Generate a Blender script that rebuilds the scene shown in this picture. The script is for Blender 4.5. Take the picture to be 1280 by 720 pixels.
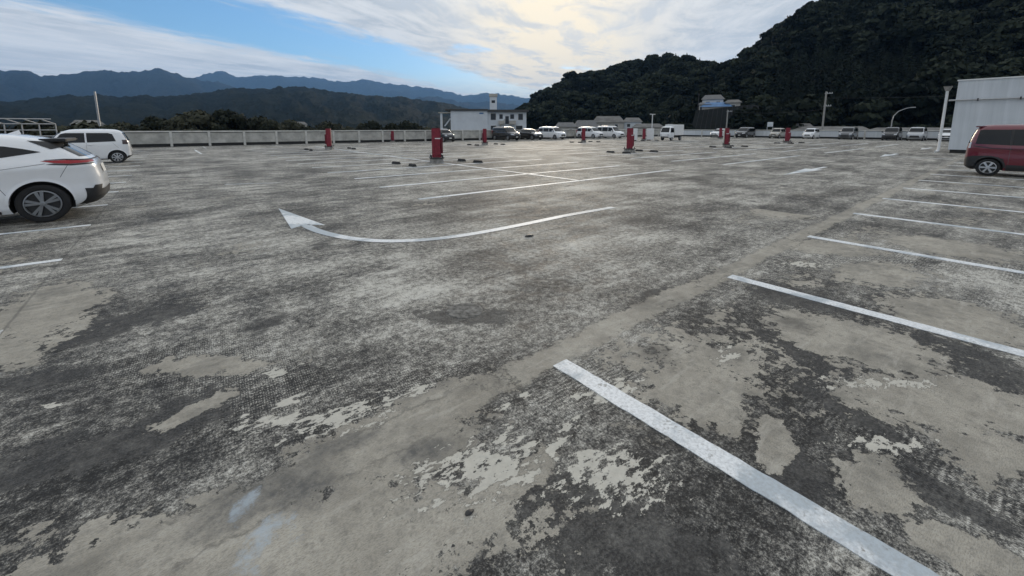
import bpy, bmesh, math, random
import numpy as np
from mathutils import Vector, Matrix, noise as mnoise
R = math.radians
random.seed(7); rng = np.random.default_rng(7)
for o in list(bpy.data.objects): bpy.data.objects.remove(o)
SC = bpy.context.scene
COL = SC.collection

# ------------------------------------------------------------------ camera
cam = bpy.data.cameras.new('camera'); camo = bpy.data.objects.new('camera', cam); COL.objects.link(camo)
cam.sensor_width = 36; cam.lens = 14.65; cam.shift_y = -0.09375
cam.clip_start = 0.05; cam.clip_end = 40000
camo.location = (0, 0, 1.6); camo.rotation_euler = (R(90 - 8.73), 0, R(-38.94))
SC.camera = camo

# ------------------------------------------------------------------ sky, sun, exposure
SUN_BEARING, SUN_ELEV = 44.2, 9.5          # compass-like bearing measured clockwise from +Y
def dirvec(b, e): return Vector((math.sin(R(b))*math.cos(R(e)), math.cos(R(b))*math.cos(R(e)), math.sin(R(e))))
SC.view_settings.view_transform = 'Standard'; SC.view_settings.look = 'None'
SC.view_settings.gamma = 1; SC.view_settings.exposure = 0.92
SC.render.engine = 'CYCLES'; SC.cycles.max_bounces = 5; SC.cycles.diffuse_bounces = 3; SC.cycles.glossy_bounces = 3

class NT:
    """small helper to write node trees as expressions"""
    def __init__(s, tree): s.t = tree; s.n = tree.nodes; s.l = tree.links
    def new(s, kind, **kw):
        n = s.n.new(kind)
        for k, v in kw.items(): setattr(n, k, v)
        return n
    def put(s, sock, v):
        if v is None: return
        if isinstance(v, bpy.types.NodeSocket): s.l.new(v, sock)
        else:
            if isinstance(v, (tuple, list)) and sock.type == 'RGBA' and len(v) == 3: v = (*v, 1)
            sock.default_value = v
    def m(s, op, a, b=None, c=None, clamp=False):
        n = s.new('ShaderNodeMath', operation=op, use_clamp=clamp)
        for i, v in enumerate((a, b, c)): s.put(n.inputs[i], v)
        return n.outputs[0]
    def vm(s, op, a, b=None, out=0):
        n = s.new('ShaderNodeVectorMath', operation=op)
        s.put(n.inputs[0], a); s.put(n.inputs[1], b)
        return n.outputs['Value'] if op in ('LENGTH', 'DOT_PRODUCT', 'DISTANCE') else n.outputs[0]
    def noise(s, vec, scale, detail=2, rough=.5, dist=0):
        n = s.new('ShaderNodeTexNoise'); s.put(n.inputs['Vector'], vec)
        for k, v in (('Scale', scale), ('Detail', detail), ('Roughness', rough), ('Distortion', dist)): s.put(n.inputs[k], v)
        return n.outputs['Fac']
    def voro(s, vec, scale, feature='F1', out='Distance'):
        n = s.new('ShaderNodeTexVoronoi', feature=feature); s.put(n.inputs['Vector'], vec); s.put(n.inputs['Scale'], scale)
        return n.outputs[out]
    def rng(s, v, a, b, c=0., d=1., smooth=False):
        n = s.new('ShaderNodeMapRange', clamp=True, interpolation_type='SMOOTHSTEP' if smooth else 'LINEAR')
        for i, x in enumerate((v, a, b, c, d)): s.put(n.inputs[i], x)
        return n.outputs[0]
    def mix(s, f, a, b, blend='MIX'):
        n = s.new('ShaderNodeMix', data_type='RGBA', blend_type=blend)
        s.put(n.inputs[0], f); s.put(n.inputs[6], a); s.put(n.inputs[7], b)
        return n.outputs[2]
    def map(s, vec, loc=(0, 0, 0), rot=(0, 0, 0), scale=(1, 1, 1), kind='POINT'):
        n = s.new('ShaderNodeMapping', vector_type=kind); s.put(n.inputs[0], vec)
        n.inputs[1].default_value = loc; n.inputs[2].default_value = rot; n.inputs[3].default_value = scale
        return n.outputs[0]
    def sep(s, vec):
        n = s.new('ShaderNodeSeparateXYZ'); s.put(n.inputs[0], vec); return n.outputs
    def comb(s, x, y, z):
        n = s.new('ShaderNodeCombineXYZ')
        for i, v in enumerate((x, y, z)): s.put(n.inputs[i], v)
        return n.outputs[0]
    def ramp(s, f, stops):
        n = s.new('ShaderNodeValToRGB'); s.put(n.inputs[0], f); e = n.color_ramp.elements
        while len(e) < len(stops): e.new(.5)
        for q, (p, c) in zip(e, stops): q.position = p; q.color = (*c, 1) if len(c) == 3 else c
        return n.outputs[0]

def build_world():
    w = bpy.data.worlds.new('World'); SC.world = w; w.use_nodes = True
    nt = w.node_tree; nt.nodes.clear(); N = NT(nt)
    sky = N.new('ShaderNodeTexSky', sky_type='NISHITA', sun_disc=False)
    sky.sun_elevation = R(SUN_ELEV); sky.sun_rotation = R(SUN_BEARING); sky.ozone_density = 4.0; sky.dust_density = .15; sky.air_density = 1.0
    blue = N.new('ShaderNodeBackground'); nt.links.new(sky.outputs[0], blue.inputs[0]); blue.inputs[1].default_value = 0.095
    d = N.new('ShaderNodeTexCoord').outputs['Generated']
    x, y, z = N.sep(d)
    zz = N.m('MAXIMUM', z, 0.012)
    b = R(57)
    # flat cloud layer seen from below: u across the cloud streets, v along them
    u = N.m('DIVIDE', N.vm('DOT_PRODUCT', d, (math.cos(b), -math.sin(b), 0)), zz)
    v = N.m('DIVIDE', N.vm('DOT_PRODUCT', d, (math.sin(b), math.cos(b), 0)), zz)
    puv = N.comb(u, v, 0)
    wob = N.noise(N.map(puv, scale=(.8, .22, 1)), 1.0, 5, .6)
    ripple = N.noise(N.map(puv, loc=(3, 1, 0), scale=(2.6, 1.1, 1)), 1.5, 6, .66, .5)
    uw = N.m('ADD', u, N.m('MULTIPLY', N.m('SUBTRACT', wob, .5), 1.1))
    uw = N.m('ADD', uw, N.m('MULTIPLY', N.m('SUBTRACT', ripple, .5), 1.4))
    bankL = N.rng(uw, -4.45, -5.25, 0, 1, True)
    bankR = N.rng(uw, -3.4, -2.75, 0, 1, True)
    wisps = N.m('MULTIPLY', N.rng(N.noise(N.map(puv, loc=(7, 2, 0), scale=(1.2, .16, 1)), 1.0, 5, .6), .52, .75, 0, .6, True), 1.0)
    holes = N.rng(N.noise(N.map(puv, loc=(1.3, 4.2, 0), scale=(.8, .5, 1)), 1.0, 4, .6), .60, .70, 0, .75, True)
    low = N.rng(z, 0.05, 0.135, 1, 0, True)          # far cloud decks close up towards the horizon
    cover = N.m('MAXIMUM', N.m('MAXIMUM', bankL, wisps), N.m('MULTIPLY', bankR, N.m('SUBTRACT', 1, holes)))
    cover = N.m('MAXIMUM', cover, N.m('MULTIPLY', low, .9))
    # cloud brightness: the sun stands behind the layer
    ang = N.m('ARCCOSINE', N.vm('DOT_PRODUCT', N.vm('NORMALIZE', d), tuple(dirvec(SUN_BEARING, SUN_ELEV))))
    glow = N.m('POWER', 2.718, N.m('MULTIPLY', N.m('MULTIPLY', ang, ang), -28.0))
    wide = N.m('POWER', 2.718, N.m('MULTIPLY', ang, -2.2))
    thick = N.noise(N.map(puv, loc=(5, 8, 0), scale=(2.2, 1.0, 1)), 1.1, 6, .66, .4)
    thick2 = N.noise(N.map(puv, loc=(2, 3, 0), scale=(.5, .22, 1)), 1.0, 3, .55)
    col = N.mix(N.rng(thick2, .38, .62), (.315, .34, .365), (.455, .47, .48))
    col = N.mix(N.m('MULTIPLY', N.rng(thick, .42, .60), .55), col, (.56, .565, .565))
    warm = N.m('MULTIPLY', N.m('ADD', N.m('MULTIPLY', glow, 1.05), N.m('MULTIPLY', wide, .12)), N.rng(thick, .38, .56, .30, 1.25))
    col = N.mix(N.m('MINIMUM', warm, 1), col, (.72, .62, .45))
    col = N.mix(N.m('MULTIPLY', low, .35), col, (.56, .555, .52))
    cl = N.new('ShaderNodeBackground'); N.put(cl.inputs[0], col); cl.inputs[1].default_value = 1.0
    mx = N.new('ShaderNodeMixShader'); N.put(mx.inputs[0], cover); nt.links.new(blue.outputs[0], mx.inputs[1]); nt.links.new(cl.outputs[0], mx.inputs[2])
    out = N.new('ShaderNodeOutputWorld'); nt.links.new(mx.outputs[0], out.inputs[0])
build_world()

sun = bpy.data.lights.new('sun', 'SUN'); sun.energy = 1.3; sun.angle = R(14); sun.color = (1, .86, .68)
suno = bpy.data.objects.new('sun', sun); COL.objects.link(suno)
suno.rotation_euler = (-dirvec(SUN_BEARING, SUN_ELEV)).to_track_quat('-Z', 'Y').to_euler(); suno.location = (0, 0, 60)

# ------------------------------------------------------------------ helpers
def tag(o, label=None, cat=None, group=None, kind=None):
    if label: o['label'] = label
    if cat: o['category'] = cat
    if group: o['group'] = group
    if kind: o['kind'] = kind
    return o
def empty(name, loc=(0, 0, 0), rz=0):
    o = bpy.data.objects.new(name, None); COL.objects.link(o); o.location = loc; o.rotation_euler = (0, 0, rz); o.empty_display_size = .2
    return o
def link(name, me, parent=None, loc=None):
    o = bpy.data.objects.new(name, me); COL.objects.link(o)
    if parent: o.parent = parent
    if loc: o.location = loc
    return o
def finish(bm, name, mat, parent=None, smooth=None, loc=None):
    me = bpy.data.meshes.new(name)
    bmesh.ops.recalc_face_normals(bm, faces=bm.faces)
    bm.to_mesh(me); bm.free()
    if mat: me.materials.append(mat)
    if smooth is not None:
        for p in me.polygons: p.use_smooth = True
        me.set_sharp_from_angle(angle=R(smooth))
    return link(name, me, parent, loc)
def pyobj(name, v, f, mat, parent=None, smooth=None):
    me = bpy.data.meshes.new(name); me.from_pydata([tuple(p) for p in v], [], f); me.update()
    if mat: me.materials.append(mat)
    if smooth is not None:
        for p in me.polygons: p.use_smooth = True
        me.set_sharp_from_angle(angle=R(smooth))
    return link(name, me, parent)
def bx(bm, x0, x1, y0, y1, z0, z1, bev=0):
    r = bmesh.ops.create_cube(bm, size=1)
    for v in r['verts']:
        v.co = Vector((x0 + (v.co.x + .5)*(x1 - x0), y0 + (v.co.y + .5)*(y1 - y0), z0 + (v.co.z + .5)*(z1 - z0)))
    if bev:
        es = {e for v in r['verts'] for e in v.link_edges}
        bmesh.ops.bevel(bm, geom=list(es), offset=bev, segments=1, affect='EDGES')
    return bm
def box(name, mat, parent, x0, x1, y0, y1, z0, z1, bev=0):
    return finish(bx(bmesh.new(), x0, x1, y0, y1, z0, z1, bev), name, mat, parent)
def tube(bm, pts, rad, seg=8, cap=True):
    pts = [Vector(p) for p in pts]; rings = []
    rads = rad if isinstance(rad, (list, tuple)) else [rad]*len(pts)
    for i, p in enumerate(pts):
        t = (pts[min(i+1, len(pts)-1)] - pts[max(i-1, 0)]).normalized()
        a = t.cross(Vector((0, 0, 1)));
        if a.length < .01: a = t.cross(Vector((0, 1, 0)))
        a.normalize(); b = t.cross(a)
        rings.append([bm.verts.new(p + (a*math.cos(k*2*math.pi/seg) + b*math.sin(k*2*math.pi/seg))*rads[i]) for k in range(seg)])
    for r0, r1 in zip(rings, rings[1:]):
        for k in range(seg): bm.faces.new((r0[k], r0[(k+1) % seg], r1[(k+1) % seg], r1[k]))
    if cap: bm.faces.new(rings[0][::-1]); bm.faces.new(rings[-1])
    return bm
def prism(bm, poly, z0, z1):
    a = [bm.verts.new((x, y, z0)) for x, y in poly]; b = [bm.verts.new((x, y, z1)) for x, y in poly]
    bm.faces.new(a[::-1]); bm.faces.new(b)
    for i in range(len(poly)): j = (i+1) % len(poly); bm.faces.new((a[i], a[j], b[j], b[i]))
    return bm
def lathe_y(bm, prof, seg=32):
    """revolve (radius, y) profile round the y axis"""
    rings = [[bm.verts.new((r*math.cos(k*2*math.pi/seg), y, r*math.sin(k*2*math.pi/seg))) for k in range(seg)] for r, y in prof]
    for a, b in zip(rings, rings[1:]):
        for k in range(seg): bm.faces.new((a[k], a[(k+1) % seg], b[(k+1) % seg], b[k]))
    return rings
def copy_tree(o, parent=None):
    c = o.copy(); COL.objects.link(c)
    if parent: c.parent = parent
    for ch in o.children: copy_tree(ch, c)
    return c
def at(bearing, dist, z=0): return Vector((math.sin(R(bearing))*dist, math.cos(R(bearing))*dist, z))

# ------------------------------------------------------------------ materials
def mat(name):
    m = bpy.data.materials.new(name); m.use_nodes = True; m.node_tree.nodes.clear(); N = NT(m.node_tree)
    p = N.new('ShaderNodeBsdfPrincipled'); o = N.new('ShaderNodeOutputMaterial'); m.node_tree.links.new(p.outputs[0], o.inputs[0])
    return m, N, p
def plain(name, col, rough=.6, metal=0, var=.12, scale=6, coat=0, bump=0, spec=.5):
    m, N, p = mat(name)
    P = N.new('ShaderNodeTexCoord').outputs['Object']
    n = N.noise(P, scale, 4, .6)
    c2 = tuple(max(0, c*(1 - var*2)) for c in col); c1 = tuple(min(1, c*(1 + var*.5)) for c in col)
    N.put(p.inputs['Base Color'], N.mix(N.rng(n, .3, .7), c2, c1))
    p.inputs['Roughness'].default_value = rough; p.inputs['Metallic'].default_value = metal
    p.inputs['Coat Weight'].default_value = coat; p.inputs['Coat Roughness'].default_value = .05; p.inputs['Specular IOR Level'].default_value = spec
    if bump:
        b = N.new('ShaderNodeBump'); b.inputs['Strength'].default_value = bump; N.put(b.inputs['Height'], N.noise(P, scale*4, 4)); N.put(p.inputs['Normal'], b.outputs[0])
    return m

BEIGE = [(0.16, 1.66, 148, 0.96, 0.25), (0.7, 1.88, 159, 0.46, 0.25), (0.94, 2.0, 177, 0.49, 0.19), (-0.99, 5.33, 95, 0.84, 0.32), (-1.07, 4.48, 111, 0.42, 0.13), (0.06, 3.32, 143, 0.39, 0.14), (-0.07, 2.84, -162, 0.21, 0.07), (5.99, 0.89, 168, 0.54, 0.34), (3.88, 0.73, 107, 0.52, 0.42), (5.04, 0.23, 53, 0.52, 0.49), (3.44, 0.16, 145, 0.51, 0.3), (2.37, 0.27, -177, 0.21, 0.14), (2.26, 0.68, -166, 0.16, 0.09), (3.0, -0.06, 171, 0.25, 0.15), (6.78, 1.53, 132, 0.56, 0.36), (8.05, 0.53, 99, 0.68, 0.56), (1.07, 1.32, 177, 0.24, 0.08), (12.47, 0.62, 139, 0.81, 0.74), (9.61, 2.73, 171, 1.44, 0.56), (2.19, -0.01, 133, 0.13, 0.1)]
DARK = [(-0.42, 2.79, 170, 0.5, 0.17), (-0.14, 2.86, -170, 0.3, 0.15), (1.12, 1.03, 118, 0.38, 0.22), (0.95, 1.54, 171, 0.15, 0.11), (4.52, 1.22, 98, 0.38, 0.28), (3.32, 0.83, 68, 0.45, 0.24), (4.19, 0.23, 106, 0.36, 0.26), (2.13, 0.47, -148, 0.22, 0.14), (3.4, -0.01, 140, 0.22, 0.13), (2.89, 0.49, 79, 0.25, 0.13), (3.97, -0.09, 166, 0.29, 0.15), (1.28, 0.74, 122, 0.36, 0.17), (3.57, 2.15, 170, 0.26, 0.1), (1.81, 2.9, 139, 0.42, 0.19), (5.09, 0.57, 98, 0.32, 0.2), (-0.76, 4.62, 147, 0.44, 0.31), (-0.78, 3.85, 161, 0.27, 0.1), (2.52, 0.04, 72, 0.21, 0.12), (1.35, 0.63, 125, 0.16, 0.08), (-0.22, 4.54, 164, 0.33, 0.2)]
CHIP = [(0.65, 2.25, 165, 0.20, 0.10), (1.0, 1.45, 170, .28, .14), (1.45, 1.0, 150, .22, .12), (.30, 2.45, 160, .2, .08), (1.9, 1.45, 170, .2, .08), (3.4, .4, 150, .3, .06), (2.7, .3, 140, .2, .05), (0.41, 2.95, 155, 0.09, 0.05), (0.89, 1.58, -177, 0.14, 0.07), (1.06, 1.57, -178, 0.13, 0.05), (1.33, 1.16, 170, 0.17, 0.04), (1.2, 1.14, 158, 0.05, 0.03), (1.01, 2.19, 161, 0.14, 0.06), (1.33, 1.32, -173, 0.19, 0.04), (0.39, 2.6, -180, 0.12, 0.06), (-0.71, 3.37, 134, 0.06, 0.03), (1.43, 1.76, 179, 0.14, 0.04), (2.93, 1.24, -164, 0.13, 0.06), (5.74, 1.5, 148, 0.3, 0.11), (0.4, 2.25, -175, 0.11, 0.04), (1.51, 1.07, 175, 0.14, 0.04)]
TONE = [(-.5, 3.0, 1.1, .8, -.48), (2.6, .55, 1.4, .7, -.3), (1.3, .75, .5, .45, -.3), (4.2, .9, 1.5, .8, -.3), (1.5, 3.6, 1.2, .7, .25), (-.6, 4.6, .9, .7, -.35), (1.2, 1.6, .6, .35, .3)]      # broad soft soiling and bleaching
BLUESTAIN = [(0.09, 1.94, -141, 0.09, 0.06), (0.17, 1.72, 85, 0.09, 0.05), (0.1, 1.63, 80, 0.08, 0.04)]

def deck_nodes(N):
    """worn trowelled coating on concrete: returns colour, roughness, height sockets"""
    P = N.vm('MULTIPLY', N.new('ShaderNodeNewGeometry').outputs['Position'], (1, 1, 0)); x, y, _ = N.sep(P)
    def attr(nm): return N.new('ShaderNodeAttribute', attribute_name=nm).outputs['Fac']
    n2 = N.noise(P, .85, 4, .62); n3 = N.noise(P, 3.6, 4, .7); n4 = N.noise(P, 17, 4, .75); n5 = N.noise(P, 75, 3, .8)
    edge = N.noise(P, 7.5, 6, .74); en = N.m('SUBTRACT', edge, .5); en2 = N.m('SUBTRACT', n4, .5)
    def wave(rot, sc):                                              # comb marks of the trowelled coat
        w = N.new('ShaderNodeTexWave', wave_type='BANDS', bands_direction='X'); N.put(w.inputs['Vector'], N.map(P, rot=(0, 0, R(rot))))
        w.inputs['Scale'].default_value = sc; w.inputs['Distortion'].default_value = 5.0; w.inputs['Detail'].default_value = 2; w.inputs['Detail Scale'].default_value = 1.8
        return w.outputs['Fac']
    weave = N.m('MULTIPLY', N.m('SUBTRACT', N.m('MULTIPLY', wave(4, 23), wave(93, 11)), .25), N.rng(N.noise(P, .5, 2), .46, .60, .0, .36))
    wear = N.m('MULTIPLY_ADD', n2, .85, weave)
    wear = N.m('MULTIPLY_ADD', n3, .75, wear); wear = N.m('MULTIPLY_ADD', n4, 1.3, wear); wear = N.m('MULTIPLY_ADD', n5, 1.5, wear)
    wear = N.m('MULTIPLY_ADD', N.noise(N.map(P, rot=(0, 0, R(-8)), scale=(.45, 2.4, 1)), 1.2, 4, .68), .75, wear)
    wear = N.m('MULTIPLY_ADD', N.noise(P, .22, 2, .55), .7, wear); wear = N.m('MULTIPLY_ADD', N.noise(P, 260, 1, .7), .6, wear)
    wear = N.m('MULTIPLY_ADD', attr('tone'), .30, wear)
    c = N.ramp(N.m('SUBTRACT', wear, 2.64), [(.12, (.018, .018, .0177)), (.36, (.052, .051, .0495)), (.54, (.152, .147, .134)), (.72, (.335, .323, .288)), (.92, (.56, .545, .495))])
    # intact dark coat
    rag = N.m('MULTIPLY_ADD', en2, 1.3, N.m('MULTIPLY', en, 2.2))
    dkg = N.m('MULTIPLY', N.m('SUBTRACT', N.noise(N.map(P, (31, 7, 0), scale=(.8, 1.2, 1)), 1.1, 5, .68), .60), 3.2)
    dk = N.m('MAXIMUM', N.m('ADD', attr('dark_coat'), rag), N.m('MULTIPLY_ADD', en2, .55, dkg))
    dk = N.rng(dk, .06, .20)
    darkc = N.mix(N.rng(N.m('MULTIPLY_ADD', weave, .35, n5), .36, .74), (.020, .0205, .0215), (.085, .083, .080))
    darkc = N.mix(N.rng(N.m('MULTIPLY_ADD', n3, .6, N.m('MULTIPLY', n4, .4)), .46, .64, 0, .55), darkc, (.15, .146, .136))
    c = N.mix(N.m('MULTIPLY', dk, .88), c, darkc)
    # bare mortar where the coat has come off
    bays = N.m('MAXIMUM', N.rng(y, 2.0, 1.5, .655, .575), 0); bays = N.m('MINIMUM', bays, N.rng(x, -1.2, -1.6, .655, .575))
    gen = N.m('MULTIPLY', N.m('SUBTRACT', N.noise(N.map(P, (11, 4, 0)), .62, 5, .66), bays), 3.4)
    bl = N.m('MAXIMUM', attr('bare_mortar'), gen)
    bl = N.m('ADD', bl, N.m('MULTIPLY_ADD', en2, .9, N.m('MULTIPLY', en, 2.3)))
    yc = N.m('MULTIPLY_ADD', N.noise(N.comb(x, 0, 0), .5, 4, .6), .22, N.m('MULTIPLY_ADD', x, .010, 1.82))
    hw = N.m('MULTIPLY_ADD', N.noise(N.comb(x, 5, 0), .9, 3, .6), .15, .045)
    sd = N.m('SUBTRACT', N.m('DIVIDE', N.m('ABSOLUTE', N.m('SUBTRACT', N.m('MULTIPLY_ADD', en, .22, y), yc)), hw), 1)      # <0 inside the repair band
    bmk = N.m('MAXIMUM', N.rng(bl, .02, .11), N.m('MULTIPLY', N.rng(N.m('MULTIPLY_ADD', en2, -.9, sd), .05, -.2), N.rng(x, 14, 30, .9, .45)))
    mort = N.mix(N.rng(N.m('MULTIPLY_ADD', n3, .6, N.m('MULTIPLY', n2, .4)), .36, .66), (.265, .246, .207), (.480, .450, .385))
    mort = N.mix(N.rng(n5, .55, .8, 0, .35), mort, (.47, .445, .39))
    mort = N.mix(N.rng(N.voro(P, 30), .0, .08, .5, 0), mort, (.05, .05, .048))
    mort = N.mix(N.rng(N.noise(P, 1.4, 4, .75), .50, .66, 0, .6), mort, (.12, .117, .105))
    mort = N.mix(N.rng(n4, .50, .68, 0, .42), mort, (.10, .097, .09))
    mort = N.mix(N.rng(N.noise(N.map(P, rot=(0, 0, R(12)), scale=(.5, 1.6, 1)), 130, 2, .8), .44, .70, 0, .5), mort, (.09, .085, .075))
    mort = N.mix(N.rng(N.noise(N.map(P, (8, 3, 0), (0, 0, R(15)), (.35, 1.8, 1)), 6, 5, .75), .54, .68, 0, .4), mort, (.50, .475, .42))
    mort = N.mix(N.m('MULTIPLY', attr('soil'), N.rng(N.m('MULTIPLY_ADD', n4, .5, N.m('MULTIPLY', edge, .5)), .36, .58, .25, .9)), mort, (.095, .095, .093))
    c = N.mix(bmk, c, mort)
    rim = N.m('MULTIPLY', N.rng(bl, -.16, .0), N.rng(bl, .10, .02))                      # shade along the coat's broken lip, painted as a dark band
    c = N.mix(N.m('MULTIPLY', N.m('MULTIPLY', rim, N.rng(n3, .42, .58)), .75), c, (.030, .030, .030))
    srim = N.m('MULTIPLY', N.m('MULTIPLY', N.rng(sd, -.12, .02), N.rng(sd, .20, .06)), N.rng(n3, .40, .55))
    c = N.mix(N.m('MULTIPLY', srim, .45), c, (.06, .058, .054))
    # curled pale flakes
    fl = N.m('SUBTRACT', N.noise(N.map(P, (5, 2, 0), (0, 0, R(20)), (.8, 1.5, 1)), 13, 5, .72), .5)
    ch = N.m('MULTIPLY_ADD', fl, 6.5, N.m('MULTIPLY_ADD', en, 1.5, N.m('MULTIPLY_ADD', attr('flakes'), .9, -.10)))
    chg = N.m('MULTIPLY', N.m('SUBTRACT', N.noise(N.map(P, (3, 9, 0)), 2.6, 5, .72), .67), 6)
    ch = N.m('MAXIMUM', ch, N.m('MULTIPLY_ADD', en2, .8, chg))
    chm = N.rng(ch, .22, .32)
    c = N.mix(N.m('MULTIPLY', N.rng(ch, .02, .16), .6), c, (.045, .044, .042))  # dark outline round the flakes: crack gap and edge shade painted in
    c = N.mix(chm, c, N.mix(n4, (.34, .325, .285), (.66, .635, .56)))
    c = N.mix(N.rng(N.m('MULTIPLY_ADD', en2, 2.6, N.m('MULTIPLY_ADD', en, 2.8, attr('paint_spill'))), .25, .9, 0, .7), c, (.40, .46, .51))
    c = N.mix(N.m('MULTIPLY', N.rng(N.voro(N.vm('ADD', P, N.vm('MULTIPLY', N.comb(en, en2, 0), (.5, .5, 0))), .75), .05, .16, .6, 0), N.rng(n2, .45, .6)), c, (.035, .034, .033))      # oil drips
    # joint along the left bays, hairline cracks
    c = N.mix(N.rng(N.m('ABSOLUTE', N.m('ADD', N.m('MULTIPLY_ADD', en, .03, x), 1.2)), .004, .016, .42, 0), c, (.05, .05, .05))
    h = N.m('MULTIPLY_ADD', n5, .5, N.m('MULTIPLY', n4, .9))
    return c, N.rng(n3, .3, .7, .62, .9), h
def deck_material():
    m, N, p = mat('worn_deck_coating')
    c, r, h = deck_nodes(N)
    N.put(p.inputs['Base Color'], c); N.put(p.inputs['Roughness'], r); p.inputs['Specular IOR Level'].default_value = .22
    b = N.new('ShaderNodeBump'); b.inputs['Strength'].default_value = .75; b.inputs['Distance'].default_value = .006; N.put(b.inputs['Height'], h); N.put(p.inputs['Normal'], b.outputs[0])
    return m
def paint_material(name, wear, col=(.66, .68, .69)):
    m, N, p = mat(name)
    P = N.new('ShaderNodeNewGeometry').outputs['Position']
    n1 = N.noise(P, 1.1, 4, .6); n3 = N.noise(P, 7, 7, .72); n5 = N.noise(P, 60, 5, .78)
    white = N.mix(N.rng(N.m('MULTIPLY_ADD', n3, .35, n1), .62, .70), (col[0]*.55, col[1]*.60, col[2]*.64), col)
    white = N.mix(N.rng(n5, .42, .70, .0, .65), white, (.30, .31, .31))
    under = N.mix(N.rng(N.noise(P, 14, 6, .7), .35, .65), (.06, .06, .06), (.26, .255, .235))
    f = N.m('ADD', N.m('MULTIPLY', n3, .7), N.m('MULTIPLY', n5, .5))
    mk = N.rng(f, .70 - wear*.35, .80 - wear*.35)
    N.put(p.inputs['Base Color'], N.mix(mk, white, under)); p.inputs['Roughness'].default_value = .6
    b = N.new('ShaderNodeBump'); b.inputs['Strength'].default_value = .5; b.inputs['Distance'].default_value = .003
    N.put(b.inputs['Height'], N.m('ADD', N.m('MULTIPLY', mk, -1), n5)); N.put(p.inputs['Normal'], b.outputs[0])
    return m
M = {}
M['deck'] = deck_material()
M['paint'] = paint_material('road_paint', .06, (.80, .82, .83)); M['paint_worn'] = paint_material('old_road_paint', .06, (.76, .77, .76)); M['paint_faint'] = paint_material('faint_road_paint', .26, (.62, .62, .60))
M['concrete'] = plain('weathered_concrete', (.50, .49, .45), .85, var=.22, scale=1.3, bump=.2)
M['coping'] = plain('pale_concrete_coping', (.60, .59, .55), .8, var=.12, scale=2)
M['gutter_and_shade'] = plain('waterproofing_and_gap_shade', (.018, .018, .018), .7)
M['rust'] = plain('red_oxide_paint', (.23, .011, .029), .5, var=.26, scale=9)
M['rust2'] = plain('darker_red_paint', (.13, .008, .018), .55, var=.2, scale=5)
M['black'] = plain('black_rubber', (.02, .02, .021), .75)
M['steel'] = plain('dark_steel', (.05, .05, .052), .5, .3)
M['pedestal'] = plain('pedestal_concrete', (.30, .29, .27), .9, var=.3, scale=5)
M['white_trim'] = plain('white_paint', (.72, .73, .73), .5, var=.05)
M['cladding'] = plain('pale_grey_cladding', (.57, .61, .645), .55, var=.04, scale=.5)
def clad():
    m, N, p = mat('rain_streaked_cladding'); P = N.new('ShaderNodeTexCoord').outputs['Object']
    f = N.m('MULTIPLY_ADD', N.noise(N.map(P, scale=(3, 3, .12)), 1.0, 5, .65), .7, N.m('MULTIPLY', N.noise(P, .6, 4), .3))
    N.put(p.inputs['Base Color'], N.mix(N.rng(f, .40, .62), (.50, .535, .56), (.62, .65, .68))); p.inputs['Roughness'].default_value = .55
    return m
M['cladding'] = clad()
M['galv'] = plain('galvanised_steel', (.42, .43, .44), .45, .6, var=.1)
M['pole'] = plain('pole_concrete', (.34, .33, .31), .8)
M['car_white'] = plain('white_car_paint', (.78, .79, .80), .28, var=.01, coat=1)
M['car_silver'] = plain('silver_car_paint', (.42, .43, .44), .3, .55, var=.02, coat=1)
M['car_beige'] = plain('champagne_car_paint', (.40, .37, .32), .3, .4, var=.02, coat=1)
M['car_black'] = plain('black_car_paint', (.012, .012, .014), .2, var=.02, coat=1)
M['car_red'] = plain('crimson_car_paint', (.135, .006, .019), .28, .1, var=.02, coat=1)
M['car_grey'] = plain('grey_car_paint', (.10, .105, .11), .28, .3, var=.02, coat=1)
M['glass'] = plain('dark_car_glass', (.008, .010, .012), .08, var=.0, spec=.35)
M['trim'] = plain('black_plastic_trim', (.022, .022, .023), .55, var=.1)
M['seam'] = plain('panel_gap', (.10, .10, .105), .8, var=0)
M['redlens'] = plain('red_lens', (.34, .004, .012), .35, coat=.1, var=.1, scale=20)
M['clearlens'] = plain('clear_lens', (.55, .57, .60), .1, coat=1, var=.1, scale=20)
M['lens_smoke'] = plain('smoked_lens', (.10, .07, .07), .25)
M['tyre'] = plain('tyre_rubber', (.016, .016, .017), .85)
M['rim_silver'] = plain('silver_alloy', (.52, .53, .55), .3, .7, var=.03)
M['rim_dark'] = plain('dark_alloy', (.035, .036, .038), .4, .3, var=.03)
M['rim_grey'] = plain('machined_alloy', (.24, .25, .26), .35, .6, var=.03)
M['plate'] = plain('plate_white', (.7, .7, .66), .5, var=.02)
M['stucco'] = plain('white_stucco', (.66, .70, .74), .85, var=.08, scale=.4)
M['stucco_cream'] = plain('cream_stucco', (.46, .44, .40), .85, var=.12, scale=.6)
M['roof_dark'] = plain('dark_roof_edge', (.07, .07, .07), .8)
M['roof_grey'] = plain('grey_tile_roof', (.16, .16, .16), .75, var=.2, scale=2)
M['roof_tin'] = plain('weathered_tin_roof', (.17, .165, .155), .7, var=.25, scale=.4)
M['tarp'] = plain('blue_tarpaulin', (.10, .22, .42), .55, var=.2, scale=.8)
M['window'] = plain('dark_window_glass', (.02, .024, .028), .08, var=0)
M['net'] = plain('slope_netting', (.011, .014, .014), .95, var=.25, scale=.6)
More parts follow.
